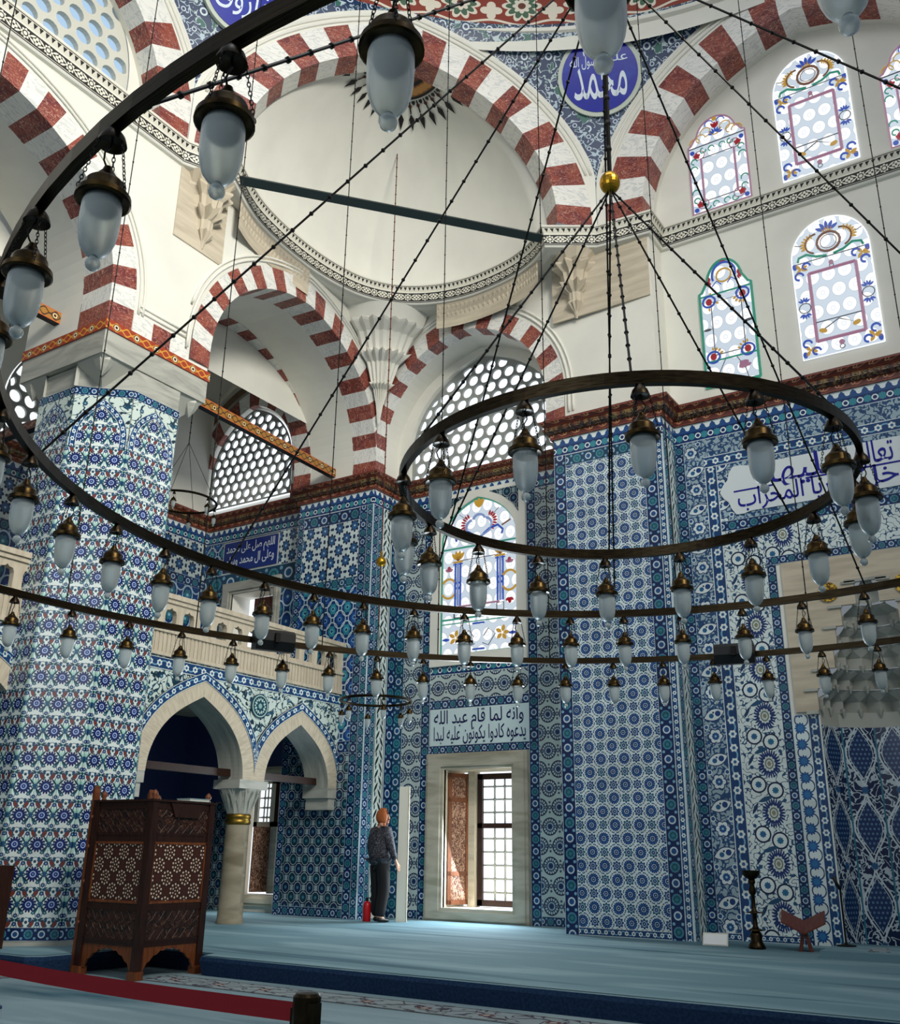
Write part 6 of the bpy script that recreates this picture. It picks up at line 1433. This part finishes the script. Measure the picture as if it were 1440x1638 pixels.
mb = MB(); mb.box((-8.33, 7.70, 1.552), (.21, .29, .005)); mb.box((-8.33, 7.70, 1.526), (.21, .29, .004)); mb.build('cover', plain('pale_blue_cover', '#9cc3cf', .5), BK)

# ------------------------------------------------------------------ queue barrier, shelf
SB = local('barrier_post', (-1.888, 2.222, LOW)); tag(SB, 'dark queue barrier post holding a red belt', 'barrier')
lpart(MB().lathe([(.17, 0), (.17, .012), (.03, .03), (.03, .76)], 24), 'post', 'iron', SB, 40)
mb = MB(); mb.lathe([(.036, .75), (.038, .755), (.038, .85), (.03, .858), (.0, .86)], 20); mb.box((.034, -.012, .80), (.03, .03, .075)); mb.box((-.034, .0, .79), (.02, .03, .06)); lpart(mb, 'belt_head', 'bronze', SB)
mb = MB(); f = Fr((-1.92, 2.225), (-4.6, 2.26)); P = lambda a, z: f(a, z, 0); n = 12
for k in range(n):
    a, b = f.L * k / n, f.L * (k + 1) / n; sg = lambda t: .618 + .10 * (t / f.L) - .035 * sin(pi * t / f.L)
    mb.poly([f(a, sg(a) - .024, .0015), f(b, sg(b) - .024, .0015), f(b, sg(b) + .024, .0015), f(a, sg(a) + .024, .0015)], 0); mb.poly([f(a, sg(a) + .024, -.0015), f(b, sg(b) + .024, -.0015), f(b, sg(b) - .024, -.0015), f(a, sg(a) - .024, -.0015)], 0)
o = mb.build('belt', plain('red_belt', '#8d0f1d', .7), SB)
mb = MB(); mb.lathe([(.05, 0), (.05, .9), (.0, .9)], 16, (-2.062, 1.36, LOW)); p = Pat('striped_cloth', '#e4ebf0', .8); p.put('#1b2f6a', fr(p.v / .09 + p.u) < .5); MT['stripe'] = p.done(); o = mb.build('bollard', 'stripe'); tag(o, 'blue and white striped bollard at the lower left edge', 'bollard')
SHF = local('shelf_unit', (-10.315, 6.77, 0), radians(-8)); tag(SHF, 'dark brown wooden shelf cut by the left edge', 'shelf')
for x in (.16, -.34): lpart(MB().box((x, 0, .42), (.02, .24, .84)), 'side_board', 'wood', SHF)
for z in (.03, .30, .57, .83): mb = MB(); mb.box((-.09, 0, z), (.5, .24, .02)); lpart(mb, 'shelf_board', 'wood', SHF)
mb = MB(); mb.box((-.09, .11, .42), (.5, .01, .82)); lpart(mb, 'back_panel', 'wood', SHF)

# ------------------------------------------------------------------ things along the tiled wall
CS = local('candlestick', (-3.73, 12.63, 0)); tag(CS, 'tall dark brass candlestick before the palmette tiles', 'candlestick')
lpart(MB().lathe([(.10, 0), (.105, .02), (.09, .05), (.065, .09), (.075, .15), (.05, .19), (.03, .21), (.042, .23), (.03, .25), (.025, .38), (.04, .40), (.04, .42), (.025, .44), (.022, .60), (.04, .62), (.045, .66), (.03, .70), (.028, .72), (.045, .75), (.035, .79)], 24), 'stem', 'bronze', CS, True)
lpart(MB().lathe([(.035, .78), (.075, .80), (.105, .84), (.11, .885), (.10, .885), (.06, .85), (.0, .85)], 24), 'bowl', 'bronze', CS, 40)
lpart(MB().lathe([(.085, .20), (.09, .205), (.06, .225), (.03, .22)], 24), 'drip_ring', 'brass', CS, True); lpart(MB().lathe([(.10, .40), (.105, .405), (.03, .42)], 24), 'middle_ring', 'bronze', CS, True)
RH = local('book_stand', (-3.18, 12.72, 0), radians(12)); tag(RH, 'reddish wooden folding book stand beside the candlestick', 'book stand')
for s_ in (1, -1):
    mb = MB(); q = [(0, .25), (s_ * .25, .37), (s_ * .245, .387), (0, .268)]; mb.prism(q if s_ > 0 else q[::-1], lambda a, b, d: (a, d, b + .35 * d), -.17, .17); lpart(mb, 'rest_board', 'wood_red', RH)
    mb = MB(); q = [(s_ * .01, .23), (-s_ * .03, .23), (-s_ * .08, 0), (-s_ * .04, 0)]; mb.prism(q if s_ < 0 else q[::-1], lambda a, b, d: (a, d, b), -.10, .10); lpart(mb, 'leg', 'wood_red', RH)
SG = local('sign_board', (-4.27, 12.70, 0), radians(6)); tag(SG, 'small white board leaning by the foot of the tiled wall', 'sign')
mb = MB(); mb.prism([(0, 0), (.02, 0), (.09, .14), (.07, .14)], lambda a, b, d: (d, a, b), -.155, .155); lpart(mb, 'board', 'white_paint', SG); mb = MB(); mb.prism([(-.004, .012), (0, .012), (.062, .128), (.058, .128)], lambda a, b, d: (d, a, b), -.14, .14); lpart(mb, 'sheet', plain('paper', '#e9ecec', .8), SG)
MS = local('microphone_stand', (-2.72, 12.72, .08)); tag(MS, 'thin dark microphone stand on the low carpeted step', 'microphone stand')
lpart(MB().lathe([(.11, 0), (.11, .012), (.02, .025), (.012, .05), (.011, .62)], 20), 'pole', 'iron', MS, 40); lpart(MB().tube([(0, 0, .62), (-.03, -.02, .68), (-.05, -.04, .75)], [.02, .018, .026], 10), 'microphone', 'black', MS, True)
mb = MB(); mb.prism([(-2.84, 11.95), (1.0, 11.95), (1.0, 13.2), (-2.84, 13.2)], lambda a, b, d: (a, b, d), 0, .08); PS = mb.build('prayer_step', 'carpet'); tag(PS, 'low carpeted step before the mihrab niche', 'step')
mb = MB(); mb.prism([(-2.38, 12.15), (-2.16, 12.2), (-2.26, 12.75), (-2.42, 12.7)], lambda a, b, d: (a, b, d), .08, .086); o = mb.build('small_mat', 'carpet_border'); tag(o, 'small dark patterned mat on the low carpeted step', 'mat')
BD = local('marble_slab', (-9.56, 13.42, 0), radians(30)); tag(BD, 'tall narrow cream slab standing beside the person', 'slab')
mb = MB(); mb.box((0, 0, 1.03), (.17, .06, 2.06)); lpart(mb, 'slab', 'white_paint', BD); mb = MB(); mb.box((.075, -.032, 1.03), (.02, .01, 2.04)); lpart(mb, 'edge_strip', 'stone', BD)
FX = local('fire_extinguisher', (-10.02, 13.12, 0)); tag(FX, 'red fire extinguisher half hidden behind the standing person', 'fire extinguisher')
mr_ = plain('red_enamel', '#b0131c', .3); MT['red_enamel'] = mr_
lpart(MB().lathe([(.06, 0), (.065, .01), (.065, .24), (.05, .28), (.02, .30)], 20), 'cylinder', 'red_enamel', FX, 40); mb = MB(); mb.box((0, 0, .32), (.03, .03, .05)); mb.box((.03, 0, .345), (.09, .02, .015)); lpart(mb, 'valve', 'black', FX)

# ------------------------------------------------------------------ the standing person
def skin(verts, edges, name, mat, parent, sub=2, root=0, smooth=True, extra=None):
    me = bpy.data.meshes.new(name); me.from_pydata([v[:3] for v in verts], edges, []); o = bpy.data.objects.new(name, me); COL.objects.link(o)
    bm = bmesh.new(); bm.from_mesh(me); ly = bm.verts.layers.skin.verify(); bm.verts.ensure_lookup_table()
    for i, v in enumerate(bm.verts): r = verts[i][3]; v[ly].radius = r if isinstance(r, tuple) else (r, r); v[ly].use_root = i == root
    bm.to_mesh(me); bm.free(); md = o.modifiers.new('skin', 'SKIN'); md.use_smooth_shade = True; ms_ = o.modifiers.new('sub', 'SUBSURF'); ms_.levels = ms_.render_levels = sub
    dg = bpy.context.evaluated_depsgraph_get(); m2 = bpy.data.meshes.new_from_object(o.evaluated_get(dg)); bpy.data.objects.remove(o); bpy.data.meshes.remove(me)
    if extra:
        bm = bmesh.new(); bm.from_mesh(m2); i0 = len(bm.verts); vs = [bm.verts.new(v) for v in extra.v]
        for f_ in extra.f:
            try: bm.faces.new([vs[i] for i in f_]).smooth = True
            except ValueError: pass
        bm.to_mesh(m2); bm.free()
    m2.materials.clear(); m2.materials.append(MT[mat] if isinstance(mat, str) else mat); m2.name = name
    o = bpy.data.objects.new(name, m2); COL.objects.link(o); o.parent = parent; return o
MT['skin'] = plain('skin', '#c99a80', .5)
p = Pat('patterned_jacket', '#14141a', .8); X.nt = p.nt
tc = p.nt.nodes.new('ShaderNodeTexCoord'); nz = p.nt.nodes.new('ShaderNodeTexNoise'); nz.inputs['Scale'].default_value = 34; nz.inputs['Detail'].default_value = 2; nz.inputs['Distortion'].default_value = 1; p.nt.links.new(tc.outputs['Object'], nz.inputs[0]); n = X(nz.outputs[0]); p.put('#6d6c78', ab(n - .5) < .028); MT['jacket'] = p.done()
MT['trousers'] = plain('black_trousers', '#0c0c10', .8); MT['scarf'] = noisy('orange_headscarf', '#b4622a', '#8d4420', 20, .7); MT['shoe'] = plain('black_shoe', '#08080a', .4)
PE = local('person', (-9.78, 13.10, 0), radians(-14)); tag(PE, 'person in orange headscarf, dark patterned jacket and black trousers by the wall', 'person')
V = [(0, 0, .93, .12), (0, -.01, 1.12, .115), (0, 0, 1.28, .12), (0, .01, 1.41, .06), (0, .035, 1.50, .055), (0, .05, 1.575, .085), (0, .04, 1.63, .06)]
E_ = [(0, 1), (1, 2), (2, 3), (3, 4), (4, 5), (5, 6)]
def arm(sx, el, wr, ha):
    i = len(V); V.extend([(sx * .16, 0, 1.36, .055), (*el, .042), (*wr, .026)]); E_.extend([(2, i), (i, i + 1), (i + 1, i + 2)]); j = len(V); V.append((*ha, .030)); E_.append((i + 2, j))
    d = (Vector(ha) - Vector(wr)).normalized(); s_ = d.cross(Vector((sx, 0, 0))).normalized()
    for k, l in enumerate((.062, .074, .078, .07, .05)):
        b = Vector(ha) + s_ * (.026 * (k - 1.6) / 1.6) + d * .02 if k < 4 else Vector(ha) - s_ * .03 - d * .01; t1 = b + d * l * .55 + Vector((-sx * .004, 0, 0)); t2 = b + d * l + Vector((-sx * .018, .01, 0))
        if k == 4: t1 = b - s_ * .018 + d * .025; t2 = t1 + d * .028 + Vector((-sx * .01, 0, 0))
        q = len(V); V.extend([(*b, .0095), (*t1, .0085), (*t2, .007)]); E_.extend([(j, q), (q, q + 1), (q + 1, q + 2)])
arm(1, (.235, .02, 1.10), (.235, .13, .90), (.232, .17, .83)); arm(-1, (-.235, -.01, 1.09), (-.225, .07, .86), (-.22, .09, .78))
for sx, yk, ya in ((1, .02, -.05), (-1, .04, .05)):
    i = len(V); V.extend([(sx * .09, 0, .86, .095), (sx * .095, yk, .48, .06), (sx * .10, ya - .02, .09, .042), (sx * .115, ya + .09, .035, .032)]); E_.extend([(0, i), (i, i + 1), (i + 1, i + 2), (i + 2, i + 3)])
HT = radians(-48)          # the head is turned to the right
def hr(x, y): return (x * cos(HT) - (y - .045) * sin(HT), .045 + x * sin(HT) + (y - .045) * cos(HT))
fx_ = MB(); fx_.sphere((*hr(0, .135), 1.555), .016, 10, 6, 0, 1.6)            # nose
for s_ in (1, -1): fx_.sphere((*hr(s_ * .032, .125), 1.585), .011, 8, 6); fx_.sphere((*hr(s_ * .082, .045), 1.56), .02, 8, 6, 0, 1.5); fx_.sphere((*hr(s_ * .03, .118), 1.61), .012, 8, 4, 0, .5)
fx_.sphere((*hr(0, .125), 1.515), .02, 10, 6, 0, .5); fx_.sphere((*hr(0, .115), 1.49), .022, 10, 6)
skin(V, E_, 'body', 'skin', PE, 2, 0, True, fx_)
JV = [(0, 0, .80, (.19, .165)), (0, -.01, .95, (.21, .17)), (0, -.02, 1.12, (.195, .16)), (0, -.015, 1.27, (.185, .145)), (0, .0, 1.385, (.10, .085)), (0, .015, 1.44, (.065, .065)), (.17, 0, 1.355, .09), (.245, .015, 1.11, .068), (.237, .12, .915, .047), (-.17, 0, 1.355, .09), (-.245, -.012, 1.10, .068), (-.228, .06, .885, .047)]
skin(JV, [(0, 1), (1, 2), (2, 3), (3, 4), (4, 5), (3, 6), (6, 7), (7, 8), (3, 9), (9, 10), (10, 11)], 'jacket', 'jacket', PE, 2, 2)
TV = [(0, 0, .92, (.13, .11)), (.09, 0, .80, .115), (.10, .02, .48, .10), (.105, -.06, .07, .082), (-.09, 0, .80, .115), (-.10, .04, .48, .10), (-.105, .04, .07, .082)]
skin(TV, [(0, 1), (1, 2), (2, 3), (0, 4), (4, 5), (5, 6)], 'trousers', 'trousers', PE, 2, 0)
for sx, ya in ((1, -.06), (-1, .04)):
    SVx = [(sx * .105, ya - .05, .045, (.045, .04)), (sx * .11, ya + .03, .04, (.048, .036)), (sx * .118, ya + .13, .03, (.045, .028)), (sx * .122, ya + .18, .026, (.03, .022))]
    skin(SVx, [(0, 1), (1, 2), (2, 3)], 'shoe', 'shoe', PE, 2, 0)
mb = MB(); nu, nv = 28, 18; g = []
for i in range(nv + 1):
    ph = pi * i / nv * .80; row = []
    for k in range(nu + 1):
        th = radians(52) + (2 * pi - radians(104)) * k / nu; rr = 1 + .10 * max(0, -cos(ph)); sx_, sy_, sz_ = .105, .118, .128
        # theta measured from the front (+Y); the front sector is left open for the face
        top = ph < .55; t = th if not top else 2 * pi * k / nu
        bl = min(1, max(0, (ph - .35) / .5)); t = (2 * pi * k / nu) * (1 - bl) + th * bl
        row.append((sx_ * rr * sin(ph) * sin(t), .035 + sy_ * rr * sin(ph) * cos(t), 1.585 + sz_ * cos(ph) + .004 * sin(t * 6)))
    g.append(row)
ext = [[(x * (1.05 + .45 * j / 4), .02 + (y - .02) * (1.05 + .42 * j / 4), g[-1][0][2] - .032 * j + .0 * x) for (x, y, z) in g[-1]] for j in range(1, 5)]
g += ext
g = [[(*hr(x, y), z) for x, y, z in row] for row in g]
for a, b in zip(g, g[1:]):
    for k in range(nu): mb.poly([a[k], a[k + 1], b[k + 1], b[k]], 0)
o = lpart(mb, 'headscarf', 'scarf', PE, True); sd = o.modifiers.new('thickness', 'SOLIDIFY'); sd.thickness = .008
